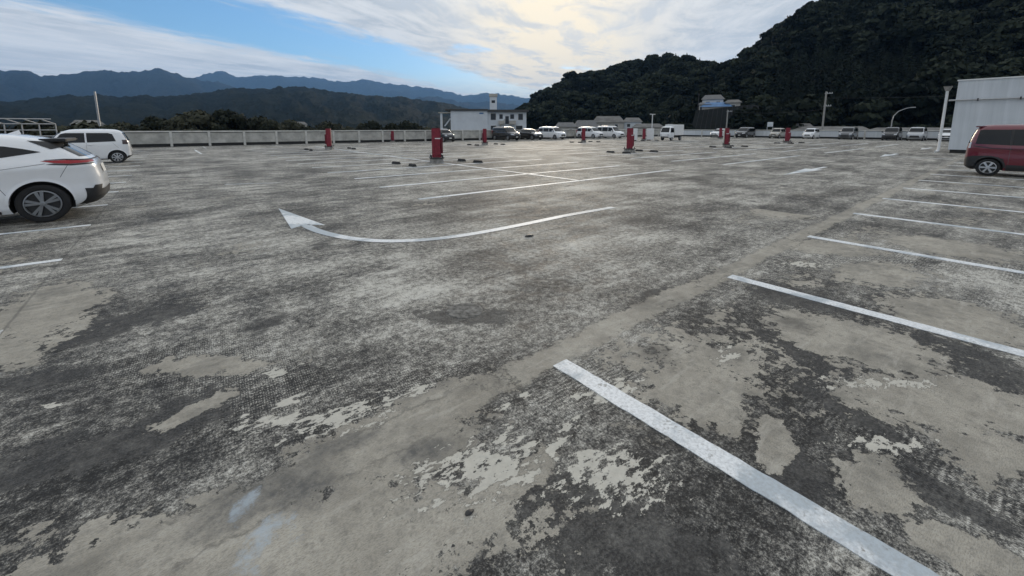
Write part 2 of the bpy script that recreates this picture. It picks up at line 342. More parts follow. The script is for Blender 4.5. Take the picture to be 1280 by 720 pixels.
def leaf_material(name, dark, light):
    m, N, p = mat(name)
    P = N.new('ShaderNodeNewGeometry').outputs['Position']; oi = N.new('ShaderNodeObjectInfo').outputs['Random']
    f = N.m('ADD', N.m('MULTIPLY', N.noise(P, .25, 3), .7), N.m('MULTIPLY', N.noise(P, 2.2, 2), .3))
    f = N.m('ADD', f, N.m('MULTIPLY', N.m('SUBTRACT', oi, .5), .55))
    N.put(p.inputs['Base Color'], N.mix(N.rng(f, .32, .68), dark, light)); p.inputs['Roughness'].default_value = .75
    p.inputs['Specular IOR Level'].default_value = .1
    return m
M['leaf'] = leaf_material('broadleaf_foliage', (.006, .010, .007), (.034, .042, .027))
M['cedar'] = leaf_material('cedar_foliage', (.006, .010, .007), (.018, .026, .018))
M['bush'] = leaf_material('olive_foliage', (.020, .024, .016), (.060, .062, .042))
M['bark'] = plain('bark', (.07, .055, .045), .95, var=.3)
def terrain_material(name, a, b, sc):
    m, N, p = mat(name)
    P = N.new('ShaderNodeNewGeometry').outputs['Position']
    f = N.m('ADD', N.m('MULTIPLY', N.noise(P, sc, 6, .65), .6), N.m('MULTIPLY', N.noise(P, sc*9, 5, .7), .4))
    N.put(p.inputs['Base Color'], N.mix(N.rng(f, .36, .66), a, b)); p.inputs['Roughness'].default_value = 1; p.inputs['Specular IOR Level'].default_value = .05
    bp = N.new('ShaderNodeBump'); bp.inputs['Strength'].default_value = 1; bp.inputs['Distance'].default_value = .25/sc; N.put(bp.inputs['Height'], N.noise(P, sc*6, 6, .7)); N.put(p.inputs['Normal'], bp.outputs[0])
    return m
M['ground'] = terrain_material('valley_ground', (.05, .06, .04), (.11, .105, .085), .01)
M['hillsoil'] = terrain_material('forest_floor', (.010, .014, .009), (.025, .03, .02), .05)
M['farhill'] = terrain_material('far_forest', (.008, .014, .013), (.034, .042, .032), .010)
M['mountain'] = terrain_material('mountain_forest', (.010, .016, .018), (.040, .050, .046), .0022)

# ------------------------------------------------------------------ ground, hills, mountains
GZ = -8.0
rs = [0, 60, 150, 400, 1000, 3000, 9000, 30000]
v = [(0, 0, GZ)]; f = []
for r_ in rs[1:]: v += [(math.sin(R(a))*r_, math.cos(R(a))*r_, GZ) for a in range(0, 360, 6)]
for k in range(60): f.append((0, 1 + k, 1 + (k+1) % 60))
for i in range(len(rs) - 2):
    for k in range(60): a = 1 + i*60; f.append((a + k, a + 60 + k, a + 60 + (k+1) % 60, a + (k+1) % 60))
tag(pyobj('ground', v, f, M['ground']), kind='structure')

def hermite(pts):
    xs = np.array([p[0] for p in pts], float); ys = np.array([p[1] for p in pts], float)
    return lambda t: float(np.interp(t, xs, ys))
def fbm(p, o=5): return mnoise.fractal(Vector(p), 1.0, 2.0, o)
def ridge_range(name, sky, ridge_r, foot_r, b0, b1, db, nr, material, rough, back=1.5, spur=.25):
    el = hermite(sky); v = []; f = []
    bs = np.arange(b0, b1 + db/2, db); ts = np.concatenate([np.linspace(0, 1, nr), np.linspace(1.1, back, 5)])
    for b in bs:
        top = ridge_r*math.tan(R(max(el(b), .05))) + 1.6 - GZ
        for t in ts:
            r_ = foot_r + (ridge_r - foot_r)*t
            p = at(b, r_)
            if t <= 1:
                s = t**1.25
                n = fbm((b*.35, t*2.5, ridge_r*.01), 5)*spur*math.sin(math.pi*min(t, 1))**.7
                hgt = top*max(0, s + n*s)
                hgt = min(hgt, top*(.25 + .75*t)*r_/ridge_r*1.15)
            else: hgt = top*(1 - (t - 1)*1.2)
            hgt += rough*(fbm(p*(1.0/(ridge_r*.012)), 4)*.6 + fbm(p*(1.0/(ridge_r*.004)), 2)*.4)
            v.append((p.x, p.y, GZ + hgt))
    m_ = len(ts)
    for i in range(len(bs) - 1):
        for j in range(m_ - 1): f.append((i*m_ + j, (i+1)*m_ + j, (i+1)*m_ + j + 1, i*m_ + j + 1))
    return tag(pyobj(name, v, f, material, smooth=180), kind='structure')
FARSKY = [(-40, 5.0), (-11.0, 4.2), (1.25, 4.6), (3.3, 5.7), (4.0, 5.55), (5.1, 5.9), (6.6, 5.6), (8, 5.95), (10.6, 5.85), (12.6, 6.05), (14.8, 5.95), (17.5, 5.6), (20.2, 6.0), (22, 5.7), (24.3, 5.5), (28.3, 5.15), (30.5, 4.7), (32.5, 4.25), (35, 4.6), (36.8, 4.55), (41, 4.0), (60, 4), (90, 4.5)]
NEARSKY = [(-60, 5.5), (-30, 5.8), (-11.6, 4.8), (-9.6, 5.05), (-8.7, 4.5), (-6.5, 5.1), (-5.1, 5.45), (-3.4, 5.35), (-1.5, 5.7), (-.3, 6.1), (1.2, 5.5), (3, 5.0), (4.5, 4.9), (6.5, 4.2), (9, 3.6), (13, 3.2), (20, 3.0), (24, 3.2), (27, 4.0), (29, 4.1), (32, 3.4), (36, 3.5), (40, 3.0), (60, 2)]
HILLSKY = [(-60, 2.5), (-30, 2.4), (-11.3, 2.2), (-8.5, 2.75), (-5.3, 3.05), (-1.2, 3.15), (1.4, 3.4), (4.6, 4.1), (5.0, 4.3), (6.5, 4.45), (10, 4.55), (11.2, 4.8), (12.6, 4.95), (15.6, 4.55), (21.3, 4.0), (26.2, 3.7), (30.4, 3.2), (34.6, 2.2), (40, 1.6), (50, 1.2), (60, 1)]
ridge_range('mountain_range', FARSKY, 9500, 6500, -40, 60, .3, 26, M['mountain'], 48, spur=.45)
ridge_range('mountain_range', NEARSKY, 6000, 3300, -60, 55, .25, 30, M['mountain'], 34, spur=.45)
ridge_range('wooded_hills', HILLSKY, 1700, 520, -60, 60, .16, 60, M['farhill'], 7.5, spur=.45)

MIDSKY = hermite([(32, -2), (36, -.5), (38.5, .9), (40.5, 2.3), (43.2, 4.4), (45.8, 5.8), (47, 6.5), (49, 6.7), (51.5, 7.3), (54.5, 8.2), (57.3, 9.0), (60, 9.6), (62.4, 8.9), (65, 7.2), (67, 5.8), (70, 4.5), (76, 3), (90, 2)])
RIGHTSKY = hermite([(56, -2), (59, 1.0), (61.5, 2.6), (64.0, 4.6), (65.2, 6.8), (67.5, 8.5), (69.4, 10.1), (71.2, 11.5), (73, 12.3), (75, 12.8), (77, 13.2), (80, 13.6), (88, 13.4), (95, 12.5), (105, 11), (120, 8), (135, 4)])
TREE = 10.5
def hill_z(b, r_):
    """height of the wooded hills on the right"""
    p = at(b, r_); z = GZ
    for el, r0, rr, tw in ((MIDSKY(b), 215, 420, 11), (RIGHTSKY(b), 150, 310, 12)):
        top = rr*math.tan(R(el)) + 1.6 - tw - GZ
        if top <= 0: continue
        t = (r_ - r0)/(rr - r0)
        if t <= 0: continue
        s = t**.95*(1 + .22*fbm((p.x*.012, p.y*.012, rr), 3)*math.sin(math.pi*min(t, 1))) if t <= 1 else 1 - (t - 1)*.35
        z = max(z, GZ + top*max(0, s))
    return z
v = []; f = []; bs = np.arange(34, 130.1, .75); rr_ = np.arange(140, 640, 8)
for b in bs:
    for r_ in rr_: p = at(b, r_); v.append((p.x, p.y, hill_z(b, r_) + .05 - (.4 if r_ < 145 else 0)))
for i in range(len(bs) - 1):
    for j in range(len(rr_) - 1): k = len(rr_); f.append((i*k + j, (i+1)*k + j, (i+1)*k + j + 1, i*k + j + 1))
tag(pyobj('forest_hill', v, f, M['hillsoil'], smooth=180), kind='structure')

# ------------------------------------------------------------------ trees
def quads_mesh(name, cen, nrm, size, material, asp=1.0):
    """one mesh of many leaf-spray quads"""
    n = len(cen); nrm = nrm/np.linalg.norm(nrm, axis=1, keepdims=True)
    up = rng.normal(size=(n, 3)); a = np.cross(nrm, up); a /= np.linalg.norm(a, axis=1, keepdims=True); b = np.cross(nrm, a)
    s = size[:, None]; V = np.empty((n, 4, 3))
    V[:, 0] = cen - a*s - b*s*asp*.4; V[:, 1] = cen + a*s*.2 - b*s*asp; V[:, 2] = cen + a*s + b*s*asp*.3; V[:, 3] = cen - a*s*.3 + b*s*asp
    me = bpy.data.meshes.new(name); me.from_pydata(V.reshape(-1, 3).tolist(), [], np.arange(n*4).reshape(n, 4).tolist()); me.update(); me.materials.append(material)
    return me
def broadleaf(name, hgt, wid, nclump, per, leaf, material, seed):
    r = np.random.default_rng(seed); C = []; Nn = []; S = []
    for k in range(nclump):
        a = r.uniform(0, 2*math.pi); t = r.uniform(0, 1)**.7; zc = hgt*(.32 + .60*t); prof = math.sin(math.pi*min(.95, .22 + .70*t))**.8
        rad = wid*.5*prof*r.uniform(.35, .95); cr = wid*r.uniform(.11, .20)
        c = np.array([math.cos(a)*rad, math.sin(a)*rad, zc])
        d = r.normal(size=(per, 3)); d /= np.linalg.norm(d, axis=1, keepdims=True); d[:, 2] = np.abs(d[:, 2])*1.0 - .25
        p = c + d*cr*r.uniform(.7, 1.05, (per, 1))*np.array([1, 1, .75])
        C.append(p); Nn.append(d + r.normal(size=(per, 3))*.35); S.append(r.uniform(.6, 1.25, per)*leaf)
    crown = quads_mesh(name + '_crown', np.vstack(C), np.vstack(Nn), np.concatenate(S), material)
    bm = bmesh.new(); tube(bm, [(0, 0, -1), (.1, 0, hgt*.2), (-.1, .15, hgt*.45), (.1, 0, hgt*.8)], [wid*.045, wid*.035, wid*.024, wid*.008], 7)
    for k in range(5):
        a = k*1.26 + seed; z0 = hgt*(.25 + .09*k); tube(bm, [(0, 0, z0), (math.cos(a)*wid*.2, math.sin(a)*wid*.2, z0 + hgt*.14), (math.cos(a)*wid*.36, math.sin(a)*wid*.36, z0 + hgt*.24)], [wid*.018, wid*.011, wid*.004], 5)
    me = bpy.data.meshes.new(name + '_trunk'); bm.to_mesh(me); bm.free(); me.materials.append(M['bark'])
    return crown, me
def cedar(name, hgt, wid, layers, per, leaf, seed):
    r = np.random.default_rng(seed); C = []; Nn = []; S = []
    for k in range(layers):
        t = k/(layers - 1); zc = hgt*(.12 + .87*t); rad = wid*.5*(1 - t)**.62*(1 + .25*math.sin(k*2.4)) + .15
        m_ = max(4, int(per*(1 - t*.7)))
        a = r.uniform(0, 2*math.pi, m_); q = rad*r.uniform(.35, 1.0, m_)*(1 + .25*np.sin(3*a + seed + k))
        p = np.stack([np.cos(a)*q, np.sin(a)*q, zc - q*.45 + r.normal(size=m_)*.25], 1)
        C.append(p); Nn.append(np.stack([np.cos(a)*.7, np.sin(a)*.7, np.full(m_, .8)], 1) + r.normal(size=(m_, 3))*.3); S.append(r.uniform(.6, 1.2, m_)*leaf*(1 - .45*t))
    crown = quads_mesh(name + '_crown', np.vstack(C), np.vstack(Nn), np.concatenate(S), M['cedar'], .7)
    bm = bmesh.new(); tube(bm, [(0, 0, -1), (0, 0, hgt*.5), (0, 0, hgt*.97)], [wid*.06, wid*.035, .03], 6)
    me = bpy.data.meshes.new(name + '_trunk'); bm.to_mesh(me); bm.free(); me.materials.append(M['bark'])
    return crown, me
BROAD = [broadleaf('broadleaf_a', 10.5, 9.5, 42, 26, .55, M['leaf'], 1), broadleaf('broadleaf_b', 9, 8.0, 36, 26, .5, M['leaf'], 2), broadleaf('broadleaf_c', 12, 10.5, 50, 26, .6, M['leaf'], 3)]
CEDAR = [cedar('cedar_a', 11.5, 5.6, 24, 36, .62, 4), cedar('cedar_b', 10, 4.8, 22, 32, .58, 5)]
BUSH = [broadleaf('tree_a', 12.5, 9.5, 70, 60, .30, M['bush'], 11), broadleaf('tree_b', 11.5, 8, 60, 60, .28, M['bush'], 12)]

def tree(name, protos, k, loc, sc, rz, label, group):
    e = empty(name, loc, rz); e.scale = (sc, sc, sc)
    link('crown', protos[k % len(protos)][0], e); link('trunk', protos[k % len(protos)][1], e)
    return tag(e, label, 'tree', group)

# forest: thousands of trees on the hill as one mass, the skyline and edge trees one by one
pts = []; r2 = random.Random(5)
b = 36.0
cells = []
for r_ in np.arange(150, 470, 5.0):
    db = math.degrees(5.2/r_)
    for b in np.arange(36, 104, db):
        bb = b + r2.uniform(-.45, .45)*db; rr = r_ + r2.uniform(-2.3, 2.3); z = hill_z(bb, rr)
        if z < GZ + 1.0: continue
        ahead = max(hill_z(bb, q) for q in (rr + 25, rr + 60, rr + 110)) if rr < 440 else GZ
        cells.append((bb, rr, z))
visible = []
angmax = {}
for bb, rr, z in sorted(cells, key=lambda c: c[1]):
    el = (z + 9 - 1.6)/rr; key = int(bb/1.0)
    if el > angmax.get(key, -9) - .045: visible.append((bb, rr, z)); angmax[key] = max(angmax.get(key, -9), (z - 1.6)/rr)
sky_best = {}
for c in visible:
    key = int(c[0]/1.15); el = (c[2] + 10)/c[1]
    if key not in sky_best or el > sky_best[key][0]: sky_best[key] = (el, c)
singles = {id(s[1]) for s in sky_best.values()}
mass = []
nsingle = 0
for c in visible:
    bb, rr, z = c; p = at(bb, rr, z - .3)
    ced = mnoise.noise(Vector((p.x*.011, p.y*.011, 3))) + (z - 45)*.006 + r2.uniform(-.12, .12) > -.02
    sc = r2.choice((.62, .8, .95, 1.1, 1.45))*r2.uniform(.9, 1.1)*(.8 if ced else 1); rz = r2.uniform(0, 6.28)
    if ced and bb < 66: sc *= .68
    if id(c) in singles and bb < 90:
        if ced: tree('cedar_tree', CEDAR, nsingle, p, sc, rz, 'dark pointed cedar standing up on the skyline of the wooded hill', 'cedars along the hill skyline')
        else: tree('broadleaf_tree', BROAD, nsingle, p, sc, rz, 'rounded dark broadleaf tree on the skyline of the wooded hill', 'broadleaf trees along the hill skyline')
        nsingle += 1
    else: mass.append((p, sc, rz, 3 + r2.randrange(2) if ced else r2.randrange(3)))
def scatter(name, items, protos):
    me = bpy.data.meshes.new(name); me.from_pydata([tuple(i[0]) for i in items], [], []); me.update()
    for an, ty, vals in (('tsize', 'FLOAT', [i[1] for i in items]), ('tturn', 'FLOAT', [i[2] for i in items]), ('tkind', 'INT', [i[3] for i in items])):
        a = me.attributes.new(an, ty, 'POINT'); a.data.foreach_set('value', vals)
    o = link(name, me)
    g = bpy.data.node_groups.new(name, 'GeometryNodeTree'); g.interface.new_socket('Geometry', in_out='INPUT', socket_type='NodeSocketGeometry'); g.interface.new_socket('Geometry', in_out='OUTPUT', socket_type='NodeSocketGeometry')
    n = g.nodes; l = g.links; gi = n.new('NodeGroupInput'); go = n.new('NodeGroupOutput'); jn = n.new('GeometryNodeJoinGeometry')
    def attr(nm, ty):
        q = n.new('GeometryNodeInputNamedAttribute'); q.data_type = ty; q.inputs[0].default_value = nm; return q.outputs[0]
    cx = n.new('ShaderNodeCombineXYZ'); l.new(attr('tturn', 'FLOAT'), cx.inputs[2])
    for k, (crown, trunk) in enumerate(protos):
        cmp = n.new('FunctionNodeCompare'); cmp.data_type = 'INT'; cmp.operation = 'EQUAL'; l.new(attr('tkind', 'INT'), cmp.inputs[2]); cmp.inputs[3].default_value = k
        ob = bpy.data.objects.new(crown.name, crown); oi = n.new('GeometryNodeObjectInfo'); oi.inputs[0].default_value = ob; oi.inputs['As Instance'].default_value = True
        ip = n.new('GeometryNodeInstanceOnPoints'); l.new(gi.outputs[0], ip.inputs['Points']); l.new(cmp.outputs[0], ip.inputs['Selection']); l.new(oi.outputs['Geometry'], ip.inputs['Instance'])
        l.new(cx.outputs[0], ip.inputs['Rotation']); l.new(attr('tsize', 'FLOAT'), ip.inputs['Scale']); l.new(ip.outputs[0], jn.inputs[0])
    l.new(jn.outputs[0], go.inputs[0])
    md = o.modifiers.new('scatter', 'NODES'); md.node_group = g
    return o
fo = scatter('forest', mass, BROAD + CEDAR)
tag(fo, 'dense dark mixed forest covering the hillside beyond the deck', 'forest', kind='stuff')

# row of trees behind the far parapet
for k, (bb, d, top) in enumerate([(-4.2, 92, .7), (-2.6, 90, 1.2), (-1.0, 95, 1.45), (.6, 92, 1.75), (2.0, 88, 2.4), (3.6, 92, 2.75), (5.0, 88, 2.55), (6.4, 94, 2.1), (8.0, 90, 1.7), (9.5, 94, 1.5), (11.2, 97, 1.2), (13.2, 95, 1.0), (15.4, 105, 1.05), (17.6, 104, .95), (20.4, 108, 1.15), (23.2, 112, 1.5), (25.2, 112, 1.2), (27.4, 116, .8)]):
    top = top*.78 - .1
    z = 1.6 + d*math.tan(R(top)); s = (z - GZ)/12.2
    tree('parapet_tree', BUSH, k, at(bb, d, GZ), s, k*1.7, 'dull olive tree top showing above the far parapet wall', 'trees behind the far parapet')
for k, (bb, d, top) in enumerate([(-13, 70, .5), (-11.2, 72, .35), (-9.4, 70, .5), (-7.6, 72, .75), (-6.0, 70, .45)]):
    z = 1.6 + d*math.tan(R(top)); tree('railing_tree', BUSH, k, at(bb, d, GZ), (z - GZ)/12.2, k*2.1, 'dark bushy tree top low behind the galvanised pipe railing', 'trees behind the pipe railing')

# ------------------------------------------------------------------ parking deck
DX0, DX1, DY0, DY1 = -30., 78.0, -40., 47.0
def build_deck():
    """roof slab; the part underfoot is meshed finely and carries where coat, flakes and bare mortar lie"""
    gx0, gx1, gy0, gy1, st = -3.0, 9.0, -1.0, 6.5, .03
    nx, ny = int((gx1 - gx0)/st) + 1, int((gy1 - gy0)/st) + 1
    X, Y = np.meshgrid(np.linspace(gx0, gx1, nx), np.linspace(gy0, gy1, ny)); X = X.ravel(); Y = Y.ravel()
    wx = np.array([mnoise.fractal(Vector((a*2.2, b_*2.2, 1.5)), .7, 2.1, 4) for a, b_ in zip(X, Y)]); wy = np.array([mnoise.fractal(Vector((a*2.2, b_*2.2, 9.5)), .7, 2.1, 4) for a, b_ in zip(X, Y)])
    U = X + wx*.085; W = Y + wy*.085
    def field(lst):
        d = np.full(X.shape, 9.)
        for cx, cy, a, r1, r2 in lst:
            c_, s_ = math.cos(R(a)), math.sin(R(a)); dx, dy = U - cx, W - cy
            d = np.minimum(d, np.hypot((dx*c_ + dy*s_)/(r1*1.12), (-dx*s_ + dy*c_)/(r2*1.12)))
        return np.maximum(1 - d, -1.5)
    tone = np.zeros(X.shape); soil = np.zeros(X.shape)
    for cx, cy, a, r1, r2 in ((.20, 1.93, 165, .30, .13), (.55, 2.05, 170, .2, .06), (.85, 1.72, 170, .12, .05)):
        c_, s_ = math.cos(R(a)), math.sin(R(a)); soil = np.maximum(soil, np.exp(-(((U - cx)*c_ + (W - cy)*s_)/r1)**4 - ((-(U - cx)*s_ + (W - cy)*c_)/r2)**4))
    for cx, cy, rx, ry, am in TONE: tone += am*np.exp(-((U - cx)/rx)**2 - ((W - cy)/ry)**2)
    V = [(a, b_, 0) for a, b_ in zip(X, Y)]; F = [(j*nx + i, j*nx + i + 1, (j+1)*nx + i + 1, (j+1)*nx + i) for j in range(ny - 1) for i in range(nx - 1)]
    k = len(V); B = -7.9
    V += [(DX0, DY0, 0), (DX1, DY0, 0), (DX1, DY1, 0), (DX0, DY1, 0), (gx0, gy0, 0), (gx1, gy0, 0), (gx1, gy1, 0), (gx0, gy1, 0), (DX0, DY0, B), (DX1, DY0, B), (DX1, DY1, B), (DX0, DY1, B)]
    F += [tuple(k + q for q in f_) for f_ in ((0, 1, 5, 4), (1, 2, 6, 5), (2, 3, 7, 6), (3, 0, 4, 7), (8, 9, 1, 0), (9, 10, 2, 1), (10, 11, 3, 2), (11, 8, 0, 3), (11, 10, 9, 8))]
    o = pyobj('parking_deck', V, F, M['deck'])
    for nm, lst in (('bare_mortar', BEIGE), ('dark_coat', DARK), ('flakes', CHIP), ('paint_spill', BLUESTAIN), ('tone', None), ('soil', 0)):
        a = o.data.attributes.new(nm, 'FLOAT', 'POINT'); a.data.foreach_set('value', np.concatenate([field(lst) if lst else (tone if lst is None else soil), np.full(12, -1.5 if lst else 0)]))
    return tag(o, kind='structure')
deck = build_deck()
def sheet(name, poly, material, z=.004, t=.002):
    bm = bmesh.new(); prism(bm, poly, z - .0035, z); return finish(bm, name, material, deck)
def stripe(name, p0, p1, w, material, z=.004):
    p0 = Vector(p0); p1 = Vector(p1); d = (p1 - p0).normalized(); n = Vector((-d.y, d.x))*w/2
    n_ = max(2, int((p1 - p0).length/(.05 if p0.length < 9 else .35))); A = []; B = []
    for i in range(n_ + 1):                                         # hand-painted edge, never quite straight
        q = p0.lerp(p1, i/n_); j = random.uniform(-.005, .003); k = random.uniform(-.005, .003)
        A.append(q + n*(1 + k/w*2) + Vector((0, 0))); B.append(q - n*(1 + j/w*2))
    bm = bmesh.new(); prism(bm, [tuple(a) for a in A[::-1]] + [tuple(b_) for b_ in B], z - .0035, z)
    return finish(bm, name, material, deck)
BW = 2.66
for k in range(-1, 11):
    x = 1.93 + BW*k
    if k == -1: continue
    stripe('bay_line', (x, 1.84 + .012*x), (x + .02, -4.2), .135, M['paint'])
for k in range(0, 15):
    y = 7.32 + 2.38*k
    if k < 0: continue
    stripe('bay_line', (-1.2, y), (-6.2, y + .02), .11, M['paint'] if k < 9 else M['paint_worn'])
stripe('bay_line', (-1.2, 7.32 - 2.38), (-6.2, 4.96), .11, M['paint_faint'])
def bayrow(xa, xb, ys, m0, m1, ends=(0, 0)):
    for i, y in enumerate(ys): stripe('bay_line', (xa + random.uniform(-.1, .1), y), (xb + random.uniform(-.1, .1), y), .16, M['paint'] if i < 4 else m0)
bayrow(4.3, 14.8, [8.59 + 2.42*k for k in range(13)], M['paint_worn'], M['paint_faint'])
stripe('centre_line', (9.6, 8.6), (9.6, 39), .15, M['paint'], .008)
bayrow(18.8, 28.6, [8.45 + 2.42*k for k in range(13)], M['paint_worn'], M['paint_faint'])
stripe('centre_line', (23.7, 8.5), (23.7, 39), .10, M['paint_faint'], .008)
bayrow(32.8, 42.6, [8.3 + 2.42*k for k in range(13)], M['paint_worn'], M['paint_faint'])
bayrow(46.5, 56.5, [8.3 + 2.42*k for k in range(13)], M['paint_worn'], M['paint_faint'])
stripe('stop_line', (31.5, 4.9), (31.5, 2.4), .30, M['paint_faint'])
stripe('stop_line', (1.05, 14.4), (2.3, 13.8), .12, M['paint_faint'])
stripe('stop_line', (1.2, 39), (1.3, 32.5), .12, M['paint_worn'])
for x in (-6, 2, 7.4, 12.8, 18.1, 23.4, 28.8): stripe('bay_line', (x, 46.0), (x, 41.2), .11, M['paint_faint'])
# curved arrow turning from the cross aisle into the left aisle
path = [(6.85, 5.20), (5.6, 5.24), (4.3, 5.19), (3.4, 5.20), (2.75, 5.33), (2.25, 5.62), (1.92, 6.05), (1.72, 6.55), (1.62, 7.0), (1.58, 7.45)]
def smooth_path(p, n=6):
    p = [Vector(q) for q in p]; out = []
    for i in range(len(p) - 1):
        a, b_, c, d = p[max(i-1, 0)], p[i], p[i+1], p[min(i+2, len(p)-1)]
        for k in range(n):
            t = k/n; out.append(.5*((2*b_) + (c - a)*t + (2*a - 5*b_ + 4*c - d)*t*t + (3*b_ - a - 3*c + d)*t**3))
    return out + [p[-1]]
sp = smooth_path(path); A = []; B = []
for i, q in enumerate(sp):
    d = (sp[min(i+1, len(sp)-1)] - sp[max(i-1, 0)]).normalized(); n_ = Vector((-d.y, d.x))*.075; A.append(q + n_); B.append(q - n_)
v = [(*p, .0045) for p in A] + [(*p, .0045) for p in B]; k = len(A); f = [(i, i+1, k+i+1, k+i) for i in range(k - 1)]
pyobj('curved_arrow', v + [(1.52, 9.35, .0045), (1.34, 7.28, .0045), (1.58, 7.46, .0045), (1.84, 7.22, .0045)], f + [(2*k, 2*k+1, 2*k+2), (2*k, 2*k+2, 2*k+3)], M['paint'], deck)
def arrow(x0, x1, y, w, m_):
    hx = x0 + (x1 - x0)*.32; sheet('lane_arrow', [(x0, y - w*.5), (hx, y - w*.5), (hx, y - w*1.9), (x1, y), (hx, y + w*1.9), (hx, y + w*.5), (x0, y + w*.5)], m_)
arrow(21.0, 16.3, 5.25, .15, M['paint']); arrow(35.6, 30.8, 5.25, .17, M['paint']); arrow(48.8, 43.5, 5.15, .18, M['paint_worn'])
# round cover cast into the deck
bm = bmesh.new(); lathe_y(bm, [(.0, .0035), (.15, .0035), (.16, .001)], 20)
for q in bm.verts: q.co = Vector((q.co.x, q.co.z, q.co.y))
ob = finish(bm, 'drain_cover', plain('stained_cover', (.20, .195, .18), .9, var=.45, scale=18), deck); ob.location = (1.87, 2.98, 0)

# ------------------------------------------------------------------ parapet walls
def parapet(p0, p1, step, first, label, top=1.36, pm='concrete'):
    p0 = Vector(p0); p1 = Vector(p1); L = (p1 - p0).length; d = (p1 - p0)/L
    e = empty('parapet_wall', (p0.x, p0.y, 0), math.atan2(d.y, d.x)); tag(e, label, 'wall')
    # local x along the wall, local -y faces the deck
    box('plinth', M['gutter_and_shade'], e, 0, L, .06, .30, 0, .30)
    xs = [first + step*k for k in range(int((L - first)/step) + 1)]; edges = [0] + xs + [L]
    for a, b_ in zip(edges, edges[1:]):
        if b_ - a > .3: box('panel', M[pm], e, a + (.08 if a else 0), b_ - .08, .0 + random.uniform(-.008, .008), .18, .27, top - .17)
    me = None
    for x in xs:
        if me is None: o = box('post', M['coping'], e, -.09, .09, -.10, .2, .02, top - .125); me = o.data; o.location.x = x
        else: o = link('post', me, e); o.location.x = x
    box('recess', M['gutter_and_shade'], e, 0, L, .05, .17, top - .172, top - .12)  # black strip standing in for the shade in the gap under the coping
    for k in range(int(L/8) + 1):
        a = k*8; b_ = min(L, a + 7.985)
        if b_ - a > .1: box('coping', M['coping'], e, a, b_, -.09, .27, top - .122, top + random.uniform(-.006, .006), .012)
    return e
parapet((-6.6, 46.6), (77.4, 46.6), 2.68, 6.5, 'long pale concrete parapet wall with posts and coping, below the blue mountains')
parapet((77.7, 46.9), (77.7, -39), 6.0, 7.7, 'pale parapet wall behind the row of parked cars, below the forest hill', 1.30, 'cladding')
# pipe railing left of the long wall
rl = empty('pipe_railing', (-6.8, 46.6, 0), math.pi); tag(rl, 'light galvanised pipe railing with slanting braces beside the end of the parapet', 'railing')
for z in (.35, 1.0, 1.45, 1.9): finish(tube(bmesh.new(), [(0, 0, z), (14, 0, z)], .045, 6), 'rail', M['galv'], rl)
finish(tube(bmesh.new(), [(0, 1.3, 2.25), (14, 1.3, 2.25)], .045, 6), 'rail', M['galv'], rl)
for k in np.arange(0, 14.1, .85):
    k = float(k); finish(tube(bmesh.new(), [(k, 0, 0), (k, 0, 1.9)], .04, 6), 'post', M['galv'], rl)
    finish(tube(bmesh.new(), [(k, 0, 1.9), (k + .55, 1.3, 2.25)], .035, 6), 'brace', M['galv'], rl)

# ------------------------------------------------------------------ red steel column stubs and rubber wheel stops
def make_stub():
    e = empty('column_stub')
    bm = bmesh.new(); prism(bm, [(-.34, -.34), (.34, -.34), (.34, .34), (-.34, .34)], 0, .20)
    for q in bm.verts:
        if q.co.z > .1: q.co.x *= .86; q.co.y *= .86
    finish(bm, 'pedestal', M['pedestal'], e)
    bp = box('base_plate', M['steel'], e, -.36, .36, -.36, .36, .20, .25, .008)
    for sx in (-1, 1):
        for sy in (-1, 1): finish(tube(bmesh.new(), [(sx*.28, sy*.28, .25), (sx*.28, sy*.28, .36)], .035, 6), 'anchor_bolt', M['steel'], bp)
    c = .07; w = .215
    bm = bmesh.new(); prism(bm, [(-w, -w + c), (-w + c, -w), (w - c, -w), (w, -w + c), (w, w - c), (w - c, w), (-w + c, w), (-w, w - c)], .25, 1.56)
    finish(bm, 'column', M['rust'], e)
    bm = bmesh.new(); prism(bm, [(-w + .02, -w + c), (-w + c, -w + .02), (w - c, -w + .02), (w - .02, -w + c), (w - .02, w - c), (w - c, w - .02), (-w + c, w - .02), (-w + .02, w - c)], 1.56, 1.60)
    finish(bm, 'cap_plate', M['rust2'], e)
    bm = bmesh.new(); bx(bm, w, w + .10, -.20, .20, .42, 1.16, .012); finish(bm, 'splice_plate', M['rust2'], e)
    bm = bmesh.new(); bx(bm, -.09, .19, -w - .022, -w, .36, 1.15, .006); finish(bm, 'cover_plate', M['rust'], e)
    box('reflective_band', M['white_trim'], e, -.08, .19, -w - .026, -w - .0225, 1.10, 1.145)
    for k in range(4): box('bolt', M['rust2'], e, .04, .07, -w - .036, -w - .022, .48 + .16*k, .51 + .16*k)
    return e
stub0 = make_stub()
STUBS = [(9.55, 17.45, -24, 1.0, 'red steel column stub with white band, largest, on black base plate beside four wheel stops'),
         (9.1, 33.1, 150, .98, 'red steel column stub standing before the long parapet, below the mountains'),
         (19.6, 46.0, 100, .8, 'small red column stub standing tight against the long parapet wall'),
         (23.3, 33.0, 160, .96, 'red steel column stub in line with the white stucco block behind the parapet'),
         (23.8, 16.9, -10, 1.0, 'red steel column stub halfway between the banded stub and the one with pale board'),
         (36.2, 31.9, 120, 1.0, 'thin looking red column stub in front of the white minivan by the parapet'),
         (36.6, 16.3, -60, 1.0, 'red column stub with a pale board strapped to its side'),
         (46.6, 31.0, 20, .95, 'red column stub standing between white boards near the box truck'),
         (50.7, 16.3, -30, 1.02, 'red column stub in front of the champagne car'),
         (63.5, 29.2, 0, 1.0, 'distant red column stub beside the white sedan')]
